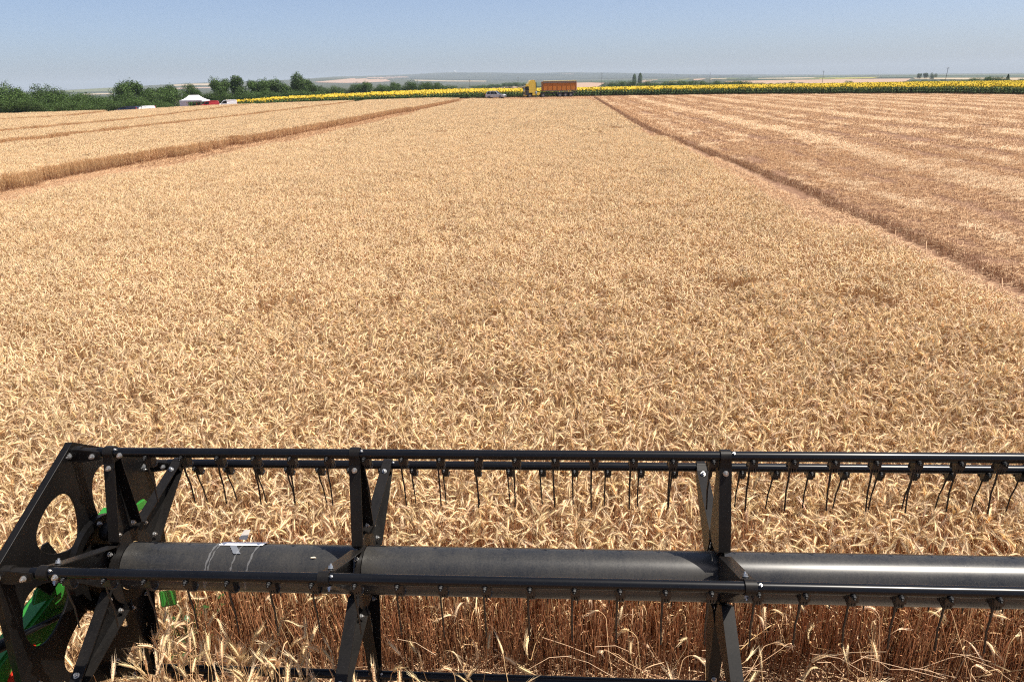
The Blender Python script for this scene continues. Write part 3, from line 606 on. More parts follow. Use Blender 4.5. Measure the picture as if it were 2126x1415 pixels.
row([(985, 180), (998, 178.5), (1010, 177), (1024, 176), (1036, 175), (1050, 174.5), (1064, 173.5), (1078, 172.5)], 800, 20, 'bush', 'far_bush', '%s small dark bush from the left on the slope behind the silver car', 'bush', 'bushes on the slope left of the lorry', 1)

# ------------------------------------------------------------------ utility poles, hill building
M_wood = mat('pole_wood', (.10, .08, .065), .9, noise=8, col2=(.16, .13, .1))
M_white = mat('white_paint', (.8, .8, .78), .45)
for px, yt, D, lb in [(976, 165.5, 430, 'leftmost utility pole, behind the sunflowers left of the silver car'), (1076, 160.5, 520, 'utility pole just left of the yellow cab'), (1249, 152.5, 620, 'utility pole right of the lorry'),
                      (1472, 151, 700, 'utility pole over the long hedge'), (1705, 147, 560, 'tall utility pole in front of the wide pink field'), (1958.5, 140, 450, 'tallest slightly leaning utility pole at far right')]:
    x, y, g = at(px, D); zt = CAM_H+D*slope_at(px, yt); h = zt-g; t = empty('utility_pole', (x, y, g)); tag(t, lb, 'utility pole', 'utility poles across the plain')
    b = MB(); b.tube([(0, 0, -.5), (0, 0, h)], [.15, .10], 8); b.build('mast', M_wood, t); b = MB(); b.box((0, 0, h-.5), (1.5, .1, .12)); b.build('crossarm', M_wood, t)
    pass
    for q in (-.65, .28, .65): b = MB(); b.tube([(q, 0, h-.44), (q, 0, h-.22)], .05, 6); b.build('insulator', M_white, t)
    if px > 1900: t.rotation_euler = (0, R(2), 0)
x, y, g = at(946, 7800); t = empty('hilltop_building', (x, y, g-4)); t.scale = (.6, .6, .42); tag(t, 'tiny white domed building on the far ridge', 'building')
b = MB(); b.box((0, 0, 14), (60, 30, 28)); b.build('wall', M_white, t)
b = MB(); prof = [(18*math.cos(a), 28+18*math.sin(a)) for a in np.linspace(0, PI/2, 7)]; n = 16
vs = [(r_*math.cos(2*PI*k/n), r_*math.sin(2*PI*k/n), z) for r_, z in prof for k in range(n)]; b.add(vs, [(i*n+k, i*n+(k+1) % n, (i+1)*n+(k+1) % n, (i+1)*n+k) for i in range(6) for k in range(n)], smooth=True); b.build('roof', M_white, t)

# ------------------------------------------------------------------ vehicles
M_tyre = mat('tyre', (.025, .025, .025), .85); M_rim = mat('rim', (.28, .28, .29), .4, .6); M_glass = mat('dark_glass', (.010, .012, .015), .2, spec=.25)
M_silver = mat('silver_paint', (.50, .52, .54), .35, .15, coat=.3); M_black = mat('black_trim', (.02, .02, .022), .5); M_lamp = mat('lamp_glass', (.75, .76, .78), .15)
M_cab = mat('yellow_paint', (.72, .50, .05), .35, coat=.3, noise=3, col2=(.66, .47, .07)); M_orange = mat('orange_paint', (.50, .165, .010), .6, noise=1.6, col2=(.40, .13, .014), bump=.1); M_tarp = mat('tarpaulin', (.10, .085, .085), .8, noise=3, col2=(.2, .13, .09), bump=.3)
M_red = mat('red_paint', (.45, .025, .03), .35, coat=.4); M_whitep = mat('white_car_paint', (.78, .78, .78), .3, coat=.5); M_yel2 = mat('tarp_hoop', (.36, .30, .14), .7); M_pale = mat('pale_orange', (.65, .38, .25), .6, noise=4, col2=(.7, .5, .4)); M_taill = mat('tail_lamp', (.5, .02, .02), .3)
def wheel(parent, x, y, r, w_, tyre_m=M_tyre):
    b = MB(); b.tube([(x, y-w_/2, r), (x, y-w_/2+.03, r), (x, y+w_/2-.03, r), (x, y+w_/2, r)], [r*.93, r, r, r*.93], 20); o = b.build('wheel', tyre_m, parent)
    b = MB(); sd = -1 if y < 0 else 1; b.tube([(x, y+sd*(w_/2-.02), r), (x, y+sd*(w_/2+.012), r)], [r*.46, r*.42], 14)
    for k in range(6): a = k*PI/3; b.box((x+r*.3*math.cos(a), y+sd*(w_/2+.016), r+r*.3*math.sin(a)), (r*.16, .02, r*.16))
    b.build('rim', M_rim, o); return o
def car_body(L, prof, W_, name, m, parent):
    """prof: (x, z, halfwidth) closed side outline, lofted to both sides with tumblehome"""
    n = len(prof); vs = []
    for sd in (-1, 1):
        for x, z, hw in prof: vs.append((x, sd*hw, z))
    b = MB(); b.add(vs, [tuple(range(n))[::-1], tuple(range(n, 2*n))]+[(i, (i+1) % n, n+(i+1) % n, n+i) for i in range(n)]); return b.build(name, m, parent, bevel=.05)
def suv():
    x, y, g = at(1029, 176); t = empty('parked_suv', (x, y, g), R(-14)); tag(t, 'silver sport utility car parked in front of the sunflowers', 'car')
    hw = .92; low = [(-2.28, .42), (-2.3, .95), (-2.15, 1.02), (2.02, .98), (2.28, .80), (2.32, .42), (1.95, .34), (-1.95, .34)]
    car_body(4.6, [(a, z, hw) for a, z in low], hw, 'body', M_silver, t)
    b = MB(); W0, W1 = .86, .68
    P0 = [(-2.16, 1.0), (1.05, .99)]; vs = [(-2.15, -W0, 1.0), (1.12, -W0, .98), (1.12, W0, .98), (-2.15, W0, 1.0), (-1.85, -W1, 1.68), (.28, -W1, 1.70), (.28, W1, 1.70), (-1.85, W1, 1.68)]
    b.add(vs, [(0, 1, 5, 4), (1, 2, 6, 5), (2, 3, 7, 6), (3, 0, 4, 7), (4, 5, 6, 7)]); b.build('cabin', M_silver, t, bevel=.04)
    for sd in (-1, 1):
        for x0, x1, x2, x3 in ((-1.95, -1.1, -1.2, -1.72), (-1.02, -.12, -.2, -1.05), (-.05, .82, .18, -.12)):
            b = MB(); q = [(x0, sd*.862, 1.07), (x1, sd*.862, 1.07), (x2, sd*.70, 1.62), (x3, sd*.70, 1.62)]; b.add(q+[(a, c-sd*.05, d) for a, c, d in q], [(0, 1, 2, 3), (7, 6, 5, 4), (0, 1, 5, 4), (1, 2, 6, 5), (2, 3, 7, 6), (3, 0, 4, 7)]); b.build('side_window', M_glass, t)
        b = MB(); b.box((.72, sd*1.0, 1.08), (.12, .2, .14)); b.build('mirror', M_silver, t, bevel=.02)
        b = MB(); b.box((2.16, sd*.68, .80), (.3, .36, .16)); b.build('headlight', M_lamp, t, bevel=.03)
        b = MB(); b.box((-2.26, sd*.8, .95), (.12, .16, .3)); b.build('tail_light', M_taill, t)
        b = MB(); b.tube([(-1.7, sd*.62, 1.75), (.1, sd*.62, 1.76)], .025, 6); b.build('roof_rail', M_rim, t)
    b = MB(); q = [(1.10, -.76, 1.03), (1.10, .76, 1.03), (.36, .62, 1.66), (.36, -.62, 1.66)]; b.add(q+[(a+.03, c, d+.02) for a, c, d in q], [(0, 1, 2, 3), (7, 6, 5, 4), (0, 1, 5, 4), (1, 2, 6, 5), (2, 3, 7, 6), (3, 0, 4, 7)]); b.build('windscreen', M_glass, t)
    b = MB(); b.box((2.31, 0, .62), (.06, 1.1, .2)); b.build('grille', M_black, t)
    for xx in (-1.38, 1.38):
        for sd in (-1, 1): wheel(t, xx, sd*.80, .37, .24)
suv()
def lorry():
    D = 178; x, y, g = at(1142, D); t = empty('tipper_lorry', (x, y, g), R(180+13)); tag(t, 'yellow articulated lorry with an orange tipper trailer beside the sunflowers', 'lorry')
    # local +x is the driving direction; overall from -6.2 (rear) to +6.4 (front)
    b = MB(); b.box((-2.0, 0, 1.05), (8.2, .9, .28)); b.box((4.0, 0, .95), (4.6, .8, .26)); b.build('chassis', M_black, t, bevel=.02)
    X0, X1 = -6.05, 1.85
    b = MB(); b.prism([(X0, 1.42), (X1-.25, 1.42), (X1, 1.62), (X1, 3.55), (X0, 3.55)], 'y', -1.22, 1.22); tb = b.build('trailer_body', M_orange, t, bevel=.03)
    for k in range(8):
        xx = X0+.1+(X1-X0-.2)*k/7
        for sd in (-1, 1): b = MB(); b.box((xx, sd*1.25, 2.5), (.07, .07, 1.96)); b.build('rib', M_orange, tb)
    for sd in (-1, 1):
        b = MB(); b.box(((X0+X1)/2, sd*1.26, 3.36), (X1-X0+.04, .09, .36)); b.build('tarp_flap', M_tarp, t)
        b = MB(); b.box(((X0+X1)/2, sd*1.26, 1.52), (X1-X0, .09, .14)); b.build('lower_rail', M_tarp, t)
    b = MB(); b.tube([(X0, 1.1, 3.62), (X1, 1.1, 3.62)], .10, 8); b.build('tarp_roll', M_yel2, t)
    for k in range(6): xx = X0+.4+k*1.42; b = MB(); b.tube([(xx, -1.2, 3.55), (xx, -.5, 3.74), (xx, .5, 3.74), (xx, 1.2, 3.55)], .03, 6); b.build('hoop', M_yel2, t)
    b = MB(); b.box((X0-.06, 0, 2.45), (.1, 2.48, 2.0)); tg = b.build('tailgate', M_pale, t)
    for yy in (-.8, -.27, .27, .8): b = MB(); b.box((X0-.13, yy, 2.45), (.05, .07, 1.9)); b.build('rib', M_pale, tg)
    b = MB(); b.box((X0-.2, 0, .9), (.1, 2.2, .14)); b.build('rear_bumper', M_rim, t)
    for sd in (-1, 1): b = MB(); b.box((X0-.27, sd*.85, .9), (.04, .3, .12)); b.build('tail_light', M_taill, t)
    for xx in (-4.75, -3.45, -2.15):
        for sd in (-1, 1): wheel(t, xx, sd*1.05, .52, .34)
    for sd in (-1, 1):
        b = MB(); b.prism([(-5.5, .75), (-5.3, 1.16), (-1.6, 1.16), (-1.4, .75), (-1.46, .75), (-1.66, 1.1), (-5.24, 1.1), (-5.44, .75)], 'y', sd*1.22-.03, sd*1.22+.03); b.prism([(-5.3, 1.16), (-1.6, 1.16), (-1.6, 1.19), (-5.3, 1.19)], 'y', sd*1.25-(.4 if sd > 0 else 0), sd*1.25+(0 if sd > 0 else .4)); b.build('mudguard', M_rim, t)
        b = MB(); b.tube([(.8, sd*.7, 1.1), (.8, sd*.7, .1)], .06, 8); b.build('landing_leg', M_black, t)
    # tractor
    wheel(t, 1.9, -1.0, .5, .5); wheel(t, 1.9, 1.0, .5, .5); wheel(t, 5.05, -1.02, .5, .3); wheel(t, 5.05, 1.02, .5, .3)
    b = MB(); b.prism([(3.0, .55), (4.45, .55), (4.45, 1.15), (2.6, 1.15), (2.6, .75)], 'y', -1.22, 1.22); b.build('side_skirt', M_cab, t, bevel=.03)
    b = MB(); b.prism([(4.0, .95), (4.52, 1.15), (5.55, 1.15), (5.72, .45), (6.22, .42), (6.28, 1.3), (6.14, 2.6), (6.0, 2.95), (5.5, 3.1), (4.95, 3.8), (4.7, 3.95), (4.0, 3.95)], 'y', -1.23, 1.23); cab = b.build('cab', M_cab, t, bevel=.04)
    b = MB(); b.box((5.75, 0, 3.02), (.6, 2.3, .1)); b.build('sun_visor', M_black, cab)
    b = MB(); q = [(6.275, -1.08, 1.62), (6.275, 1.08, 1.62), (6.13, 1.02, 2.5), (6.13, -1.02, 2.5)]; b.add(q+[(a-.06, c, d) for a, c, d in q], [(0, 1, 2, 3), (7, 6, 5, 4), (0, 1, 5, 4), (1, 2, 6, 5), (2, 3, 7, 6), (3, 0, 4, 7)]); b.build('windscreen', M_glass, cab)
    for sd in (-1, 1):
        b = MB(); b.prism([(5.25, 1.75), (6.14, 1.62), (6.06, 2.52), (5.35, 2.6)], 'y', sd*1.235-.02, sd*1.235+.02); b.build('side_window', M_glass, cab)
        b = MB(); b.box((6.25, sd*1.42, 2.2), (.2, .2, .62)); b.build('mirror', M_black, cab, bevel=.03)
        b = MB(); b.box((6.26, sd*.85, .75), (.08, .4, .2)); b.build('headlight', M_lamp, cab)
        b = MB(); b.prism([(3.62, 1.15), (4.0, 1.15), (4.0, 3.85), (3.72, 3.8)], 'y', sd*1.2-.025, sd*1.2+.025); b.build('side_fairing', M_cab, t)
    b = MB(); b.prism([(5.30, .62), (6.12, .62), (6.16, 1.58), (5.30, 1.70)], 'y', 1.24, 1.27); b.build('door_shade_panel', M_black, cab); b = MB(); b.box((3.5, 0, 2.2), (.12, 2.2, 2.4)); b.build('gap_shade_panel', M_black, t)  # black panels paint the shade inside the doorway and behind the cab
    b = MB(); b.box((6.3, 0, 1.15), (.05, 1.6, .5)); b.build('grille', M_black, cab)
    b = MB(); b.tube([(4.3, -1.05, .72), (3.2, -1.05, .72)], .3, 12); b.build('fuel_tank', M_rim, t)
    return t
lorry()
def van(px, D, rz, m, label, L=4.4, H=1.85, name='parked_van'):
    x, y, g = at(px, D); t = empty(name, (x, y, g), rz); tag(t, label, 'van' if name == 'parked_van' else 'car'); hw = .88
    prof = [(-L/2, .35), (-L/2-.02, H-.25), (-L/2+.12, H-.02), (-L*.1, H), (L*.12, H-.08), (L*.28, 1.12), (L*.46, .92), (L/2, .72), (L/2, .35)]
    b = MB(); n = len(prof)
    vs = [(a, -hw*(1 if z < 1.05 else .86), z) for a, z in prof]+[(a, hw*(1 if z < 1.05 else .86), z) for a, z in prof]
    b.add(vs, [tuple(range(n))[::-1], tuple(range(n, 2*n))]+[(i, (i+1) % n, n+(i+1) % n, n+i) for i in range(n)]); b.build('body', m, t, bevel=.05)
    for sd in (-1, 1):
        b = MB(); b.prism([(-.02*L, 1.1), (L*.24, 1.1), (L*.11, H-.18), (-.02*L, H-.16)], 'y', sd*hw*.93-.02, sd*hw*.93+.02); b.build('side_window', M_glass, t)
        b = MB(); b.box((L/2-.08, sd*.62, .78), (.2, .3, .16)); b.build('headlight', M_lamp, t)
        b = MB(); b.box((L*.24, sd*(hw+.08), 1.12), (.12, .18, .16)); b.build('mirror', M_black, t)
        b = MB(); b.box((-L/2-.02, sd*.72, 1.1), (.06, .12, .35)); b.build('tail_light', M_taill, t)
    b = MB(); q = [(L*.29, -.68, 1.14), (L*.29, .68, 1.14), (L*.14, .6, H-.12), (L*.14, -.6, H-.12)]; b.add(q+[(a+.05, c, d+.03) for a, c, d in q], [(0, 1, 2, 3), (7, 6, 5, 4), (0, 1, 5, 4), (1, 2, 6, 5), (2, 3, 7, 6), (3, 0, 4, 7)]); b.build('windscreen', M_glass, t)
    for xx in (-L*.31, L*.31):
        for sd in (-1, 1): wheel(t, xx, sd*.78, .31, .2)
    return t
van(467, 181, R(180+22), M_whitep, 'white panel van parked right of the red van'); van(430, 176, R(180+20), M_red, 'red panel van parked between the tent and the white van', L=4.0, H=1.75)
van(292, 165, R(180+60), M_whitep, 'white car mostly hidden behind the wheat left of the tent', L=4.0, H=1.32, name='parked_car'); M_navy = mat('dark_blue_paint', (.02, .03, .06), .3, coat=.4); van(258, 164.5, R(180), M_navy, 'dark blue car with only its roof showing above the wheat', L=4.3, H=1.42, name='parked_car')

# ------------------------------------------------------------------ tent
M_canvas = mat('white_canvas', (.85, .85, .88), .7, trans=.15)
def tent():
    x, y, g = at(401, 178); t = empty('party_tent', (x, y, g), R(-8)); tag(t, 'white pop-up party tent with one side wall beside the red van', 'tent')
    W2, D2_, he, hr = 2.75, 1.5, 2.1, 3.15; n = 9; vs = []; rings = []
    for i in range(n+1):
        q = i/n; k = (1-q)**1.0; zz = he+(hr-he)*(q**1.7); sx = W2*(1-q)+1.15*q; sy = D2_*(1-q)+.03*q
        rings.append(len(vs)); vs += [(-sx, -sy, zz), (sx, -sy, zz), (sx, sy, zz), (-sx, sy, zz)]
    fs = [(4*i+k, 4*i+(k+1) % 4, 4*i+4+(k+1) % 4, 4*i+4+k) for i in range(n) for k in range(4)]+[(4*n, 4*n+1, 4*n+2, 4*n+3)]
    b = MB(); b.add(vs, fs); b.build('canopy', M_canvas, t)
    b = MB(); th = .02
    for (ax, ay, bx, by) in ((-W2, -D2_, W2, -D2_), (W2, -D2_, W2, D2_), (W2, D2_, -W2, D2_), (-W2, D2_, -W2, -D2_)): b.box(((ax+bx)/2*1.004, (ay+by)/2*1.004, he-.14), (abs(ax-bx)+th, abs(ay-by)+th, .3))
    b.build('valance', M_canvas, t)
    for sx, sy in ((-1, -1), (1, -1), (1, 1), (-1, 1)): b = MB(); b.box((sx*(W2-.05), sy*(D2_-.05), he/2), (.05, .05, he)); b.build('leg', M_rim, t)
    b = MB(); b.box((-W2+.8, -D2_+.02, 1.0), (1.6, .02, 2.0)); b.build('side_wall', M_canvas, t); b = MB(); b.box((-W2+.02, 0, 1.0), (.02, 2*D2_-.2, 2.0)); b.build('side_wall', M_canvas, t)
    b = MB(); b.box((-W2+.72, -D2_-.004, .75), (.5, .01, .4)); b.build('printed_emblem', mat('emblem_green', (.05, .12, .05), .7), t)
    return t
tent()

# ------------------------------------------------------------------ people
M_skin = mat('skin', (.45, .25, .17), .6); M_hair = mat('hair', (.04, .03, .02), .7)
def person(loc, rz, shirt, trousers, label, pose=0, h=1.74):
    k = h/1.74
    J = {'pel': (0, 0, .95), 'abd': (0, 0, 1.12), 'che': (0, .01, 1.32), 'neck': (0, .01, 1.48), 'head': (0, .03, 1.60), 'top': (0, .02, 1.72),
         'shl': (-.17, 0, 1.41), 'ell': (-.22, .02, 1.15), 'wrl': (-.20, .14+.1*pose, .96), 'hdl': (-.19, .19+.12*pose, .90), 'shr': (.17, 0, 1.41), 'elr': (.23, .0, 1.15), 'wrr': (.22, .10+.2*pose, .95+.1*pose), 'hdr': (.21, .15+.26*pose, .90+.12*pose),
         'hil': (-.09, 0, .9), 'knl': (-.10, .03, .5), 'anl': (-.11, -.01, .09), 'tol': (-.12, .15, .04), 'hir': (.09, 0, .9), 'knr': (.11, .04, .5), 'anr': (.12, 0, .09), 'tor': (.13, .16, .04)}
    E_ = [('pel', 'abd'), ('abd', 'che'), ('che', 'neck'), ('neck', 'head'), ('head', 'top'), ('che', 'shl'), ('shl', 'ell'), ('ell', 'wrl'), ('wrl', 'hdl'), ('che', 'shr'), ('shr', 'elr'), ('elr', 'wrr'), ('wrr', 'hdr'), ('pel', 'hil'), ('hil', 'knl'), ('knl', 'anl'), ('anl', 'tol'), ('pel', 'hir'), ('hir', 'knr'), ('knr', 'anr'), ('anr', 'tor')]
    Rr = {'pel': .14, 'abd': .135, 'che': .15, 'neck': .055, 'head': .095, 'top': .07, 'shl': .07, 'shr': .07, 'ell': .047, 'elr': .047, 'wrl': .032, 'wrr': .032, 'hdl': .04, 'hdr': .04, 'hil': .095, 'hir': .095, 'knl': .065, 'knr': .065, 'anl': .042, 'anr': .042, 'tol': .035, 'tor': .035}
    ks = list(J); me = bpy.data.meshes.new('person'); me.from_pydata([tuple(c*k for c in J[n]) for n in ks], [(ks.index(a), ks.index(b_)) for a, b_ in E_], [])
    o = bpy.data.objects.new('tmp', me); link(o); o.modifiers.new('s', 'SKIN'); sv = me.skin_vertices[0].data
    for i, n in enumerate(ks): sv[i].radius = (Rr[n]*k, Rr[n]*k*(.8 if n in ('che', 'abd', 'pel') else 1)); sv[i].use_root = (n == 'pel')
    ss = o.modifiers.new('u', 'SUBSURF'); ss.levels = 1; dg = bpy.context.evaluated_depsgraph_get(); m2 = bpy.data.meshes.new_from_object(o.evaluated_get(dg)); bpy.data.objects.remove(o)
    for mm in (M_skin, shirt, trousers, M_black): m2.materials.append(mm)
    for p in m2.polygons:
        z = p.center.z/k; x = abs(p.center.x)/k; p.use_smooth = True; p.material_index = 0 if z > 1.46 or (x > .15 and z < 1.12 and z > .8) else (1 if z > .98 else (2 if z > .11 else 3))
    t = empty('person', loc, rz); tag(t, label, 'person'); q = bpy.data.objects.new('body', m2); link(q); q.parent = t
    b = MB(); b.tube([(0, .0, 1.60*k), (0, .0, 1.68*k), (0, .01, 1.745*k), (0, .015, 1.765*k)], [.098*k, .105*k, .075*k, .02*k], 10); b.build('hair', M_hair, t)
    b = MB(); b.tube([(0, .12*k, 1.63*k), (0, .15*k, 1.59*k)], [.012, .02], 6); b.build('nose', M_skin, t); return t
C_ = lambda n, c: mat(n, c, .85)
sh_bl, tr_gr = C_('blue_grey_cloth', (.25, .32, .38)), C_('green_cloth', (.06, .14, .09)); sh_bk, sh_wh, sh_rd, tr_dk = C_('black_cloth', (.015, .015, .02)), C_('white_cloth', (.7, .7, .7)), C_('red_cloth', (.4, .06, .05)), C_('navy_cloth', (.03, .04, .07))
x, y, g = at(1113, 172.5); person((x, y, g), R(20), sh_bl, tr_gr, 'person in pale shirt and green overalls standing beside the yellow cab', 1)
for px, D, s_, tr, lb in ((398, 178, sh_bk, tr_dk, 'person in dark clothes at the left under the tent'), (404, 177.5, sh_rd, tr_dk, 'person in reddish shirt under the middle of the tent'), (409.5, 178, sh_bk, tr_dk, 'person all in black under the right side of the tent'), (413.5, 177.2, sh_wh, tr_dk, 'person in white shirt next to the red van')):
    x, y, g = at(px, D); person((x, y, g), R(random.uniform(-80, 260)), s_, tr, lb, .3)
x, y, g = at(383, 184); b = MB(); b.tube([(0, 0, 0), (0, 0, 3.1)], .025, 8); t = empty('feather_flag', (x, y, g)); tag(t, 'small pale advertising flag beside the tent roof', 'flag'); b.build('pole', M_rim, t)
b = MB(); b.prism([(0, 2.0), (.45, 2.15), (.5, 2.75), (.1, 3.05)], 'y', -.01, .01); b.build('cloth', mat('flag_cloth', (.6, .6, .75), .8), t)

# ------------------------------------------------------------------ harvester reel
MF = basis(.08343, .33941, -.03393)                 # camera axes in the reel's own frame
Q = MW.T @ MF                                       # reel frame -> world
CY, CZ, RR, PH = 2.41563, -1.85863, .52117, 2.54677
root_loc = Vector(Q @ np.array([0, CY, CZ]))+Vector((0, 0, CAM_H))
reel = empty('harvester_reel'); reel.matrix_world = Matrix.Translation(root_loc) @ Matrix(Q.tolist()).to_4x4()
tag(reel, 'black six-bar pickup reel of a combine harvester with hanging wire tines', 'reel')
def reel_black(name, rough, dust, dcol=(.10, .092, .078), base=(.012, .013, .016), spec=.3):
    m = mat(name, base, rough, spec=spec); n = m.node_tree.nodes; l = m.node_tree.links; b = n['Principled BSDF']; tc = n['Texture Coordinate']
    a = n.new('ShaderNodeTexNoise'); a.inputs['Scale'].default_value = 3.2; a.inputs['Detail'].default_value = 9; a.inputs['Roughness'].default_value = .72; l.new(tc.outputs['Object'], a.inputs['Vector'])
    mp = n.new('ShaderNodeMapping'); mp.inputs['Scale'].default_value = (45, 9, 9); l.new(tc.outputs['Object'], mp.inputs[0]); a2 = n.new('ShaderNodeTexNoise'); a2.inputs['Scale'].default_value = 2; a2.inputs['Detail'].default_value = 5; l.new(mp.outputs[0], a2.inputs['Vector'])
    a3 = n.new('ShaderNodeTexNoise'); a3.inputs['Scale'].default_value = 160; a3.inputs['Detail'].default_value = 3; l.new(tc.outputs['Object'], a3.inputs['Vector'])
    a2m = n.new('ShaderNodeMapRange'); a2m.inputs[3].default_value = .40; a2m.inputs[4].default_value = .60; l.new(a2.outputs['Fac'], a2m.inputs[0]); m1 = n.new('ShaderNodeMath'); m1.operation = 'MULTIPLY'; l.new(a.outputs['Fac'], m1.inputs[0]); l.new(a2m.outputs[0], m1.inputs[1])
    m2 = n.new('ShaderNodeMath'); m2.operation = 'MULTIPLY_ADD'; l.new(a3.outputs['Fac'], m2.inputs[0]); m2.inputs[1].default_value = .25; l.new(m1.outputs[0], m2.inputs[2])
    r = n.new('ShaderNodeMapRange'); r.inputs[1].default_value = .24; r.inputs[2].default_value = .44; r.inputs[3].default_value = 0; r.inputs[4].default_value = dust; l.new(m2.outputs[0], r.inputs[0])
    mx = n.new('ShaderNodeMixRGB'); mx.inputs[1].default_value = (*base, 1); mx.inputs[2].default_value = (*dcol, 1); l.new(r.outputs[0], mx.inputs[0]); l.new(mx.outputs[0], b.inputs['Base Color'])
    r2 = n.new('ShaderNodeMapRange'); r2.inputs[3].default_value = rough; r2.inputs[4].default_value = min(1, rough+.12); l.new(r.outputs[0], r2.inputs[0]); l.new(r2.outputs[0], b.inputs['Roughness'])
    return m
M_tube = reel_black('dusty_black_tube', .27, .62, (.058, .053, .045), (.010, .012, .016), .5); M_bar = reel_black('black_bar', .25, .10, (.04, .036, .03), (.002, .0025, .004), .28); M_arm = reel_black('black_sheet_metal', .40, .2, (.05, .042, .034), (.0028, .0028, .0033), .2); M_plate = reel_black('black_end_plate', .38, .16, (.035, .03, .024), (.0025, .0025, .003), .2); M_tine = mat('black_tine', (.008, .008, .009), .4)
M_bolt = mat('zinc_bolt', (.50, .50, .49), .34, .85); M_bbolt = mat('black_bolt', (.006, .006, .007), .55, spec=.3)
U0, U1, UP = -1.86, 4.86, -2.02; SPIDERS = [-1.86, -.842, .592, 2.0, 3.43, 4.86]
BARS = [(RR*math.cos(PH-i*PI/3), RR*math.sin(PH-i*PI/3)) for i in range(6)]
# centre tube: sections between the spiders
for a, c in zip(SPIDERS[:-1], SPIDERS[1:]):
    b = MB(); b.tube([(a+.006, 0, 0), (a+.02, 0, 0), (c-.02, 0, 0), (c-.006, 0, 0)], .0979, 64); b.build('centre_tube', M_tube, reel)
# tine bars with tines
def coil_mesh():
    b = MB(); pts = []
    for i in range(37): a = i/36*2*PI*3-.5; pts.append((-.013+.026*i/36, .010+.0185*math.cos(a), -.046+.0215*math.sin(a)))
    b.tube(pts, .0042, 6, caps=False); b.tube([(-.011, .0, -.022), (-.011, -.004, -.05), (-.011, -.002, -.10), (-.011, .007, -.155), (-.010, .003, -.238)], [.0042, .0040, .0037, .0034, .003], 6)
    b.box((.0, .0, -.026), (.032, .03, .032)); b.tube([(-.012, .01, -.046), (.013, .01, -.046)], .016, 10); return b.build('tine', M_tine, data_only=True)
def bolt_mesh(m, r=.011, l=.012):
    b = MB(); b.tube([(0, 0, 0), (0, 0, l*.25)], r*1.25, 14); b.tube([(0, 0, l*.25), (0, 0, l)], r, 6, smooth=False); b.tube([(0, 0, l), (0, 0, l*1.6)], r*.5, 8); return b.build('bolt', m, data_only=True)
TM = coil_mesh(); BB = bolt_mesh(M_bbolt, .008, .010); ZB = bolt_mesh(M_bolt, .0088, .011)
OFF = [-1.33092, -1.55223, -1.77258, -1.45, -1.60, -1.38]; TILT = [R(0), R(0), R(9), R(6), R(0), R(-4)]
def put_bolt(parent, loc, nrm, me=ZB, s=1.0):
    o = link(bpy.data.objects.new('bolt', me)); o.parent = parent; o.location = loc; o.rotation_euler = Vector(nrm).to_track_quat('Z', 'Y').to_euler(); o.scale = (s, s, s); return o
for i, (by, bz) in enumerate(BARS):
    b = MB(); b.tube([(U0-.05, 0, 0), (U1+.05, 0, 0)], .0195, 28); o = b.build('tine_bar', M_bar, reel); o.location = (0, by, bz)
    n = -8
    while True:
        u = OFF[i]+.15*n; n += 1
        if u < U0+.06: continue
        if u > U1: break
        if min(abs(u-s_) for s_ in SPIDERS) < .022: u += .03
        t = link(bpy.data.objects.new('tine', TM)); t.parent = o; t.location = (u, 0, 0); t.rotation_euler = (TILT[i]+random.gauss(0, .02), random.gauss(0, .015), random.gauss(0, .04))
        put_bolt(t, (-.004, -.0175, -.012), (0, -.85, -.35), BB)
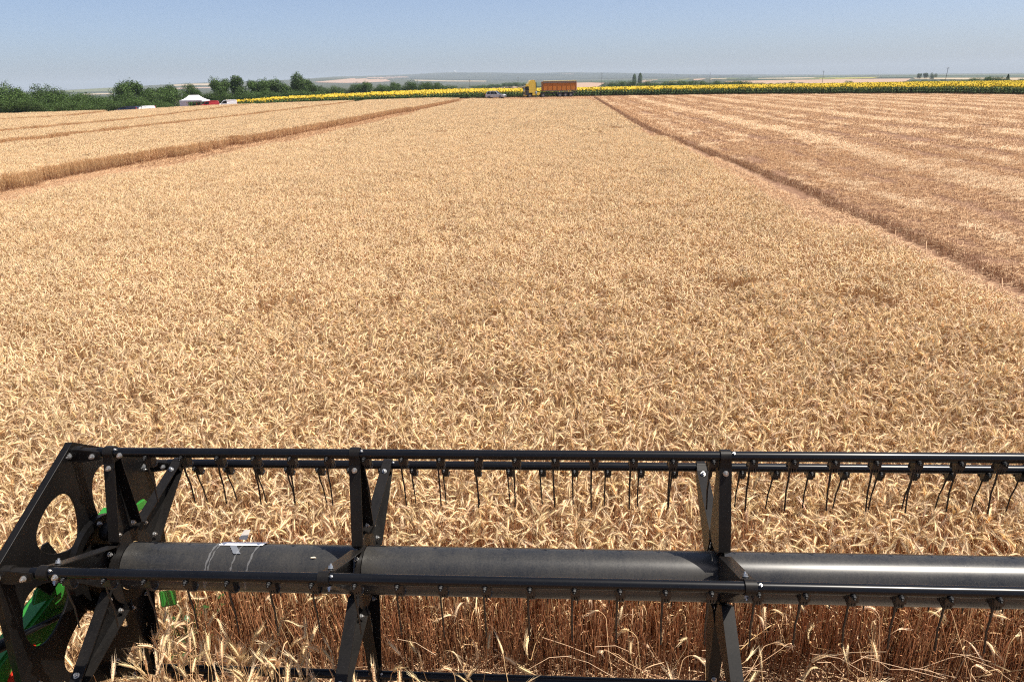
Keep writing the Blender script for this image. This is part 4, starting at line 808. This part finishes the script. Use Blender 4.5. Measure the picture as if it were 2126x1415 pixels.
# spiders: flared channel arms between hub and bars
def spider(u0, handed=1):
    wf = .046
    b = MB(); nn = 36
    hub = []
    for r_, uu in ((.1, -.004), (.155, -.004), (.155, .004), (.1, .004)): hub.append([(u0+uu, r_*math.cos(2*PI*k/nn), r_*math.sin(2*PI*k/nn)) for k in range(nn)])
    vs = sum(hub, []); fs = [(j*nn+k, j*nn+(k+1) % nn, ((j+1) % 4)*nn+(k+1) % nn, ((j+1) % 4)*nn+k) for j in range(4) for k in range(nn)]; b.add(vs, fs); hb = b.build('hub_ring', M_arm, reel)
    for i, (by, bz) in enumerate(BARS):
        d = Vector((0, by, bz)).normalized(); t = Vector((0, -d.z, d.y)); b = MB(); r0, r1 = .115, RR-.022
        def P(r_, tt, uu): return Vector((u0+uu, 0, 0))+d*r_+t*tt
        th = .0045; hw0, hw1 = .078, .017; ux = (-wf/2, wf/2)
        # web
        w4 = [(.16, -hw0), (r1, -hw1), (r1, hw1), (.16, hw0), (.125, .03), (.125, -.03)]; m = len(w4); uu = ux[0] if handed > 0 else ux[1]-th
        vs = [P(r_, tt, uu) for r_, tt in w4]+[P(r_, tt, uu+th) for r_, tt in w4]; b.add(vs, [tuple(range(m))[::-1], tuple(range(m, 2*m))]+[(k, (k+1) % m, m+(k+1) % m, m+k) for k in range(m)])
        for sg in (-1, 1):
            a0 = (r0+.045, sg*hw0); a1 = (r1, sg*hw1); a00 = (r0+.01, sg*(hw0-.035)); seg = [a00, a0, a1]
            for (ra, ta), (rb, tb_) in zip(seg[:-1], seg[1:]):
                wa = wf if (ra, ta) != a00 else wf*.5
                vs = [P(ra, ta, ux[0]), P(ra, ta, ux[0]+wa), P(rb, tb_, ux[1]), P(rb, tb_, ux[0])]; nv = sg*th
                vs += [P(ra, ta+nv, ux[0]), P(ra, ta+nv, ux[0]+wa), P(rb, tb_+nv, ux[1]), P(rb, tb_+nv, ux[0])]
                b.add(vs, [(0, 1, 2, 3), (7, 6, 5, 4), (0, 1, 5, 4), (1, 2, 6, 5), (2, 3, 7, 6), (3, 0, 4, 7)])
        o = b.build('arm', M_arm, reel)
        for sg in (-1, 1): put_bolt(o, P(r1-.035, sg*(hw1+.012), 0), t*sg)
        put_bolt(o, P(.175, .05, .0), (1, 0, 0), ZB, .9); put_bolt(o, P(.175, -.05, .0), (1, 0, 0), ZB, .9); 
        b = MB(); b.tube([(u0-.019, 0, 0), (u0+.019, 0, 0)], .0265, 20); cl = b.build('clamp', M_arm, reel); cl.location = (0, by, bz)
        b2 = MB(); rt = Matrix.Rotation(math.atan2(d.z, d.y), 3, 'X'); b2.box(Vector((u0, 0, 0))-d*.022, (.042, .03, .05), rt); o2 = b2.build('clamp_block', M_arm, cl)
        put_bolt(cl, (u0+.03, -.012, .018), (0, -.5, .85), ZB, .5)
for k, u in enumerate(SPIDERS): spider(u, 1 if k % 2 == 0 else 1)
# end plate with six cut-outs
def curve_plate(name, outline, holes, th, m, parent, u, bev=.0015):
    cu = bpy.data.curves.new(name, 'CURVE'); cu.dimensions = '2D'; cu.fill_mode = 'BOTH'; cu.extrude = th/2; cu.bevel_depth = bev; cu.bevel_resolution = 1
    for pl in [outline]+holes:
        sp = cu.splines.new('POLY'); sp.points.add(len(pl)-1); sp.use_cyclic_u = True
        for k, (a, c) in enumerate(pl): sp.points[k].co = (a, c, 0, 1)
    o = bpy.data.objects.new(name, cu); link(o); dg = bpy.context.evaluated_depsgraph_get(); me = bpy.data.meshes.new_from_object(o.evaluated_get(dg)); bpy.data.objects.remove(o)
    me.transform(Matrix(((0, 0, 1, u), (1, 0, 0, 0), (0, 1, 0, 0), (0, 0, 0, 1)))); me.materials.clear(); me.materials.append(m)
    q = link(bpy.data.objects.new(name, me)); q.parent = parent; return q
outl = []
for i in range(6):
    a = PH-i*PI/3
    for da, rr in [(R(q), min(.566, .488/math.cos(R(30-abs(q))))) for q in (16, 9, 6.5, 4, 0, -4, -6.5, -9, -16)]: outl.append((rr*math.cos(a+da), rr*math.sin(a+da)))
holes = []
for i in range(6):
    a = PH-(i+.5)*PI/3; h_ = []
    for k in range(36):
        q = 2*PI*k/36; x_ = math.cos(q); y_ = math.sin(q); rad = .305+.125*x_; tan_ = y_*(.112+.042*x_); h_.append((rad*math.cos(a)-tan_*math.sin(a), rad*math.sin(a)+tan_*math.cos(a)))
    holes.append(h_)
hub_hole = [(.11*math.cos(2*PI*k/32), .11*math.sin(2*PI*k/32)) for k in range(32)]
curve_plate('end_plate', outl, holes, .006, M_plate, reel, UP)
b = MB(); n = len(outl); vs = [(UP-.026, a, c) for a, c in outl]+[(UP+.003, a, c) for a, c in outl]+[(UP-.026, a*.988, c*.988) for a, c in outl]+[(UP+.003, a*.988, c*.988) for a, c in outl]
b.add(vs, [(k, (k+1) % n, n+(k+1) % n, n+k) for k in range(n)]+[(2*n+k, 3*n+k, 3*n+(k+1) % n, 2*n+(k+1) % n) for k in range(n)]+[(k, 2*n+k, 2*n+(k+1) % n, (k+1) % n) for k in range(n)]); b.build('end_plate_rim', M_plate, reel)
for i, (by, bz) in enumerate(BARS):   # cranks between plate corner and bar end
    d = Vector((0, by, bz)).normalized(); b = MB(); rt = Matrix.Rotation(math.atan2(d.z, d.y), 3, 'X')
    b.add([(UP-.03, by-.030, bz+.022), (UP+.05, by-.030, bz+.026), (U0-.03, by-.028, bz+.016), (U0-.03, by-.028, bz-.02), (UP+.05, by-.030, bz-.032), (UP-.03, by-.030, bz-.028)]+[(UP-.03, by-.022, bz+.022), (UP+.05, by-.022, bz+.026), (U0-.03, by-.02, bz+.016), (U0-.03, by-.02, bz-.02), (UP+.05, by-.022, bz-.032), (UP-.03, by-.022, bz-.028)],
          [(0, 1, 2, 3, 4, 5), (11, 10, 9, 8, 7, 6)]+[(k, (k+1) % 6, 6+(k+1) % 6, 6+k) for k in range(6)]); cr = b.build('crank', M_arm, reel, bevel=.002)
    b = MB(); b.tube([(UP-.03, by, bz), (UP+.04, by, bz)], .024, 16); b.tube([(UP+.04, by, bz), (U0, by, bz)], .017, 12); b.build('pivot', M_arm, cr)
    put_bolt(cr, (UP+.0, by-.03, bz-.002), (0, -1, .1), ZB, 1.35); put_bolt(cr, (U0-.06, by-.03, bz-.003), (0, -1, .1), ZB); put_bolt(reel.children[0] if 0 else cr, (U0+.05, by-.018, bz-.003), (0, -1, .1), ZB)
    put_bolt(cr, (UP+.004, by*.93, bz*.93), (1, 0, 0), ZB, .8)
# bearing ring, rollers and bracket inside the plate
def ring_(r0, r1, ua, ub, name, m, cyy=0, czz=0):
    b = MB(); nn = 48; vs = []
    for r_, uu in ((r0, ua), (r1, ua), (r1, ub), (r0, ub)): vs += [(uu, cyy+r_*math.cos(2*PI*k/nn), czz+r_*math.sin(2*PI*k/nn)) for k in range(nn)]
    b.add(vs, [(j*nn+k, j*nn+(k+1) % nn, ((j+1) % 4)*nn+(k+1) % nn, ((j+1) % 4)*nn+k) for j in range(4) for k in range(nn)]); return b.build(name, m, reel)
ring_(.165, .20, UP+.01, UP+.035, 'bearing_ring', M_plate, .01, .01); ring_(.0, .085, UP+.0, U0-.005, 'axle_sleeve', M_plate)
for yy, zz in ((.05, .13), (-.05, -.135), (.12, -.06)):
    b = MB(); b.tube([(UP+.03, yy, zz), (UP+.035, yy, zz), (UP+.062, yy, zz), (UP+.068, yy, zz)], [.034, .038, .038, .034], 24); rl = b.build('roller', M_bbolt, reel); put_bolt(rl, (UP+.068, yy, zz), (1, 0, 0), BB, 1.2)
b = MB(); b.prism([(-.38, .12), (-.37, .19), (-.28, .17), (-.22, .17), (-.165, .215), (-.14, .21), (-.11, .13), (-.12, .03), (-.2, .0), (-.25, .08), (-.30, .12)], 'x', UP-.07, UP-.062); br = b.build('bracket', M_plate, reel); put_bolt(br, (UP-.06, -.17, .14), (1, 0, 0))
for yy, zz in ((-.12, .11), (.02, .19), (-.06, -.2)): put_bolt(br, (UP+.04, yy, zz), (1, 0, 0))

# torn label and clear tape on the centre tube
def arc_sheet(b, u0, u1, f0, f1, r=.1, wob=.0, n=10, skew=0):
    vs = []; 
    for k in range(n+1):
        f = R(f0+(f1-f0)*k/n); rr = r+wob*abs(math.sin(k*1.7)); s_ = skew*k/n
        vs += [(u0+s_+wob*math.sin(k*2.1), rr*math.cos(f), rr*math.sin(f)), (u1+s_+wob*math.cos(k*1.3), (rr+.001)*math.cos(f), (rr+.001)*math.sin(f))]
    b.add(vs, [(2*k, 2*k+1, 2*k+3, 2*k+2) for k in range(n)], smooth=True)
M_paper = mat('label_paper', (.78, .79, .82), .5, noise=9, col2=(.70, .73, .80)); M_tape = mat('clear_tape', (.9, .9, .9), .06)
bt = M_tape.node_tree.nodes['Principled BSDF']; bt.inputs['Alpha'].default_value = .10; bt.inputs['Specular IOR Level'].default_value = 1.0
lab = empty('torn_label'); lab.matrix_world = reel.matrix_world.copy(); tag(lab, 'torn white paper label stuck with clear tape on the centre tube', 'label')
b = MB(); arc_sheet(b, -1.455, -1.265, 54, 84, .1005, .0008, skew=-.012); b.build('paper', M_paper, lab)
b = MB(); arc_sheet(b, -1.415, -1.385, 86, 112, .1008, .0015, skew=.035); b.build('paper_scrap', mat('film_scrap', (.14, .15, .17), .12), lab)
for a, c, f0, f1, sk in ((-1.47, -1.462, 60, 205, -.03), (-1.452, -1.447, 62, 190, -.035), (-1.285, -1.277, 60, 205, -.045), (-1.36, -1.354, 84, 180, -.03)): b = MB(); arc_sheet(b, a, c, f0, f1, .1013, .0022, n=22, skew=sk); b.build('tape_strip', M_tape, lab)
b = MB(); b.add([(-1.40, .055, .1), (-1.36, .05, .10), (-1.355, .085, .128), (-1.385, .09, .122)], [(0, 1, 2, 3)]); b.build('paper_flap', mat('grey_paper', (.45, .40, .36), .7), lab)
for k, (u, f) in enumerate(((-.27, 170), (.16, 160), (-1.05, 118), (1.2, 165))):
    b = MB(); f = R(f); c = (u, .1*math.cos(f), .1*math.sin(f)); b.tube([c, (u+.014, c[1]*1.03, c[2]*1.03), (u+.022, c[1], c[2])], [.006, .009, .003] if k == 0 else [.003, .004, .001], 6); o = b.build('husk_flake', mat('husk', (.62, .55, .42), .8), None); o.matrix_world = reel.matrix_world.copy()
    tag(o, ['pale wheat husk stuck on the centre tube, the largest one', 'small pale husk on the tube behind the near bar', 'tiny husk on the tube right of the label', 'small husk on the right part of the tube'][k], 'husk')

# ------------------------------------------------------------------ header platform (below and left of the reel)
M_green = mat('green_paint', (.022, .17, .020), .35, coat=.25, noise=5, col2=(.03, .20, .028)); M_hred = mat('red_panel', (.50, .03, .012), .4, coat=.2); M_floor = mat('worn_steel', (.12, .10, .08), .5, .5, noise=4, col2=(.2, .16, .12))
head = empty('combine_header', (0, 0, 0)); tag(head, 'green combine header with reel arm, divider and cutter bar under the reel', 'header')
head.matrix_world = reel.matrix_world.copy()
def beam(name, p, q, w_, h_, m, parent=head, bevel=.012):
    p, q = Vector(p), Vector(q); d = (q-p); L = d.length; rt = d.to_track_quat('Y', 'Z').to_matrix(); b = MB(); b.box((p+q)/2, (w_, L, h_), rt); return b.build(name, m, parent, bevel=bevel)
ZG = -(CAM_H+CZ)                                   # ground level in the reel's frame
beam('reel_arm', (-2.22, -1.6, -.42), (-2.20, .42, -.035), .10, .125, M_green); beam('reel_arm_tip', (-2.20, .38, -.04), (-2.19, .66, -.09), .05, .06, M_green)
beam('lower_link', (-2.26, -1.3, -.60), (-2.24, .04, -.20), .06, .07, M_green)
b = MB(); b.tube([(-2.13, -.36, -.07), (-2.12, -.02, -.20)], .012, 10); b.tube([(-2.13, -.75, .08), (-2.13, -.34, -.08)], .024, 12); b.build('hydraulic_ram', M_bbolt, head)
b = MB(); b.prism([(-.24, -.02), (-.20, .03), (-.08, -.005), (-.07, -.08), (-.12, -.075)], 'x', -2.15, -2.135); b.build('arm_plate', M_green, head, bevel=.006)
b = MB(); b.prism([(-.255, -.19), (-.33, -.165), (-.75, -.42), (-.8, -.75), (-.37, -.33)], 'x', -2.17, -2.15); b.build('warning_panel', M_hred, head, bevel=.006)
b = MB(); b.prism([(-1.2, ZG+.15), (-1.2, -1.75), (.2, -1.75), (.6, -1.82), (.9, ZG+.12), (-.6, ZG+.1)], 'x', -2.28, -2.22); b.build('divider_panel', M_green, head, bevel=.01)
b = MB(); b.prism([(.39, -.455), (.50, -.53), (.49, -.62), (.38, -.545)], 'x', -2.06, -2.04); b.build('divider_shield', M_green, head, bevel=.006)
b = MB(); b.prism([(-1.3, ZG+.20), (1.15, ZG+.13), (1.15, ZG+.10), (-1.3, ZG+.17)], 'x', -2.2, 5.1); b.build('floor', M_floor, head)
b = MB(); b.tube([(-2.15, -.75, ZG+.52), (5.05, -.75, ZG+.52)], .19, 24); ag = b.build('auger', M_floor, head)
for side_, u0_, u1_ in ((1, -2.1, 1.1), (-1, 1.7, 5.0)):
    b = MB(); vs = []; fs = []; N_ = 160
    for k in range(N_+1):
        q = k/N_; a = side_*q*2*PI*5; u = u0_+(u1_-u0_)*q; vs += [(u, -.75+.18*math.cos(a), ZG+.52+.18*math.sin(a)), (u, -.75+.31*math.cos(a), ZG+.52+.31*math.sin(a))]
    b.add(vs, [(2*k, 2*k+1, 2*k+3, 2*k+2) for k in range(N_)]); b.build('auger_flight', M_floor, ag)
gm = MB(); gm.box((0, 0, 0), (.022, .11, .02), taper=(1, 1)); gm = gm.build('knife_guard', M_bbolt, data_only=True)
b = MB(); b.box((1.45, 1.17, ZG+.12), (7.1, .07, .03)); cb = b.build('cutter_bar', M_bbolt, head)
for k in range(92): o = link(bpy.data.objects.new('knife_guard', gm)); o.parent = cb; o.location = (-2.05+k*.0765, 1.24, ZG+.11)

# ------------------------------------------------------------------ individual wheat stalks lying on the header and at the cut face
def stalk_mesh(ht, nod, lean):
    s = Soup(); plant(s, 0, 0, 0, ht=ht, az=rng.uniform(0, 6.28), nod=nod, lean=lean); return s.mesh('wheat_stalk', M_wheat)
SM = [stalk_mesh(rng.uniform(.55, .7), rng.uniform(.1, 1.0), rng.uniform(.05, .35)) for _ in range(10)]; SD = [stalk_mesh(rng.uniform(.55, .68), rng.uniform(1.6, 2.6), rng.uniform(.1, .35)) for _ in range(8)]
def put_stalk(px, py, Y, ms, label, group, tilt=.25, big=1.0):
    d = ray(px, py); t = Y/d[1]; X = d[0]*t; Z = CAM_H+d[2]*t; o = link(bpy.data.objects.new('wheat_stalk', ms[rng.integers(0, len(ms))])); sc = rng.uniform(.95, 1.2)*big
    rx, ry = rng.normal(0, tilt), rng.normal(0, tilt); zt = max(ms[0].vertices[0].co.z, 0)+.62*sc
    o.rotation_euler = (rx, ry, rng.uniform(0, 6.28)); up = o.rotation_euler.to_matrix() @ Vector((0, 0, .62*sc)); o.location = Vector((X, Y, Z))-up; o.scale = (sc, sc, sc); tag(o, label, 'wheat stalk', group)
for _ in range(165):
    px = 225+400*rng.random()**1.15; put_stalk(px, rng.uniform(1352, 1450)+max(0, (px-420)*.06), rng.uniform(2.12, 2.42), SM, 'cut wheat stalk with bearded ear in the pile at bottom left', 'cut wheat piled at the bottom left', .16, .76)
for _ in range(46):
    put_stalk(rng.uniform(620, 1090), rng.uniform(1388, 1445), rng.uniform(2.15, 2.4), SM, 'cut wheat stalk with bearded ear below the lower tine bar at bottom centre', 'cut wheat at the bottom centre', .2, .72)
for _ in range(22):
    put_stalk(rng.uniform(1080, 2126), rng.uniform(1385, 1430), rng.uniform(3.1, 3.4), SM+SD, 'cut wheat stalk lying at the bottom right under the reel', 'cut wheat at the bottom right', .6)
for _ in range(34):
    put_stalk(rng.uniform(360, 2126), rng.uniform(1262, 1385), rng.uniform(3.5, 3.85), SD, 'drooping wheat stalk leaning out of the cut face under the reel', 'drooping stalks at the cut face', .4)
# fallen straws in front of the cut face
M_straw = mat('loose_straw', (.72, .50, .31), .5, noise=3, col2=(.60, .36, .20), trans=.1)
for _ in range(26):
    px = rng.uniform(330, 2126); py = rng.uniform(1340, 1400); d = ray(px, py); Y = rng.uniform(3.3, 3.75); t = Y/d[1]; c = Vector((d[0]*t, Y, CAM_H+d[2]*t)); a = rng.uniform(-.5, .5)+(PI if rng.random() < .5 else 0); L = rng.uniform(.15, .4)
    q = Vector((math.cos(a), .3*math.sin(a*3), rng.normal(0, .35))); b = MB(); b.tube([c-q*L/2, c+Vector((0, 0, rng.uniform(0, .05))), c+q*L/2], .0017, 5); o = b.build('loose_straw', M_straw); tag(o, 'loose pale straw fallen across the foot of the cut wheat face', 'straw', 'loose straws under the reel')
# green weeds beside the divider
M_weed = mat('weed_green', (.03, .085, .015), .5, trans=.25)
d_ = ray(392, 1335); t_ = 3.75/d_[1]; wd = empty('green_weed', (d_[0]*t_, 3.75, .02)); tag(wd, 'leafy green weed growing beside the header divider at lower left', 'weed')
for k in range(26):
    a = rng.uniform(0, 6.28); r_ = rng.uniform(.02, .25); z = rng.uniform(.25, .62); p = Vector((r_*math.cos(a), r_*math.sin(a), z)); d = Vector((math.cos(a), math.sin(a), rng.uniform(-.5, .6))).normalized(); s_ = d.cross(Vector((0, 0, 1))).normalized(); L = rng.uniform(.03, .08)
    b = MB(); b.add([p, p+d*L*.35+s_*L*.28, p+d*L*.75+s_*L*.18, p+d*L, p+d*L*.75-s_*L*.18, p+d*L*.35-s_*L*.28], [(0, 1, 2, 3), (0, 3, 4, 5)]); b.build('leaf', M_weed, wd)
b = MB()
for k in range(6): a = k*1.05; b.tube([(0, 0, 0), (.06*math.cos(a), .06*math.sin(a), .4), (.15*math.cos(a), .15*math.sin(a), .72)], [.005, .004, .002], 5)
b.build('stem', M_weed, wd)
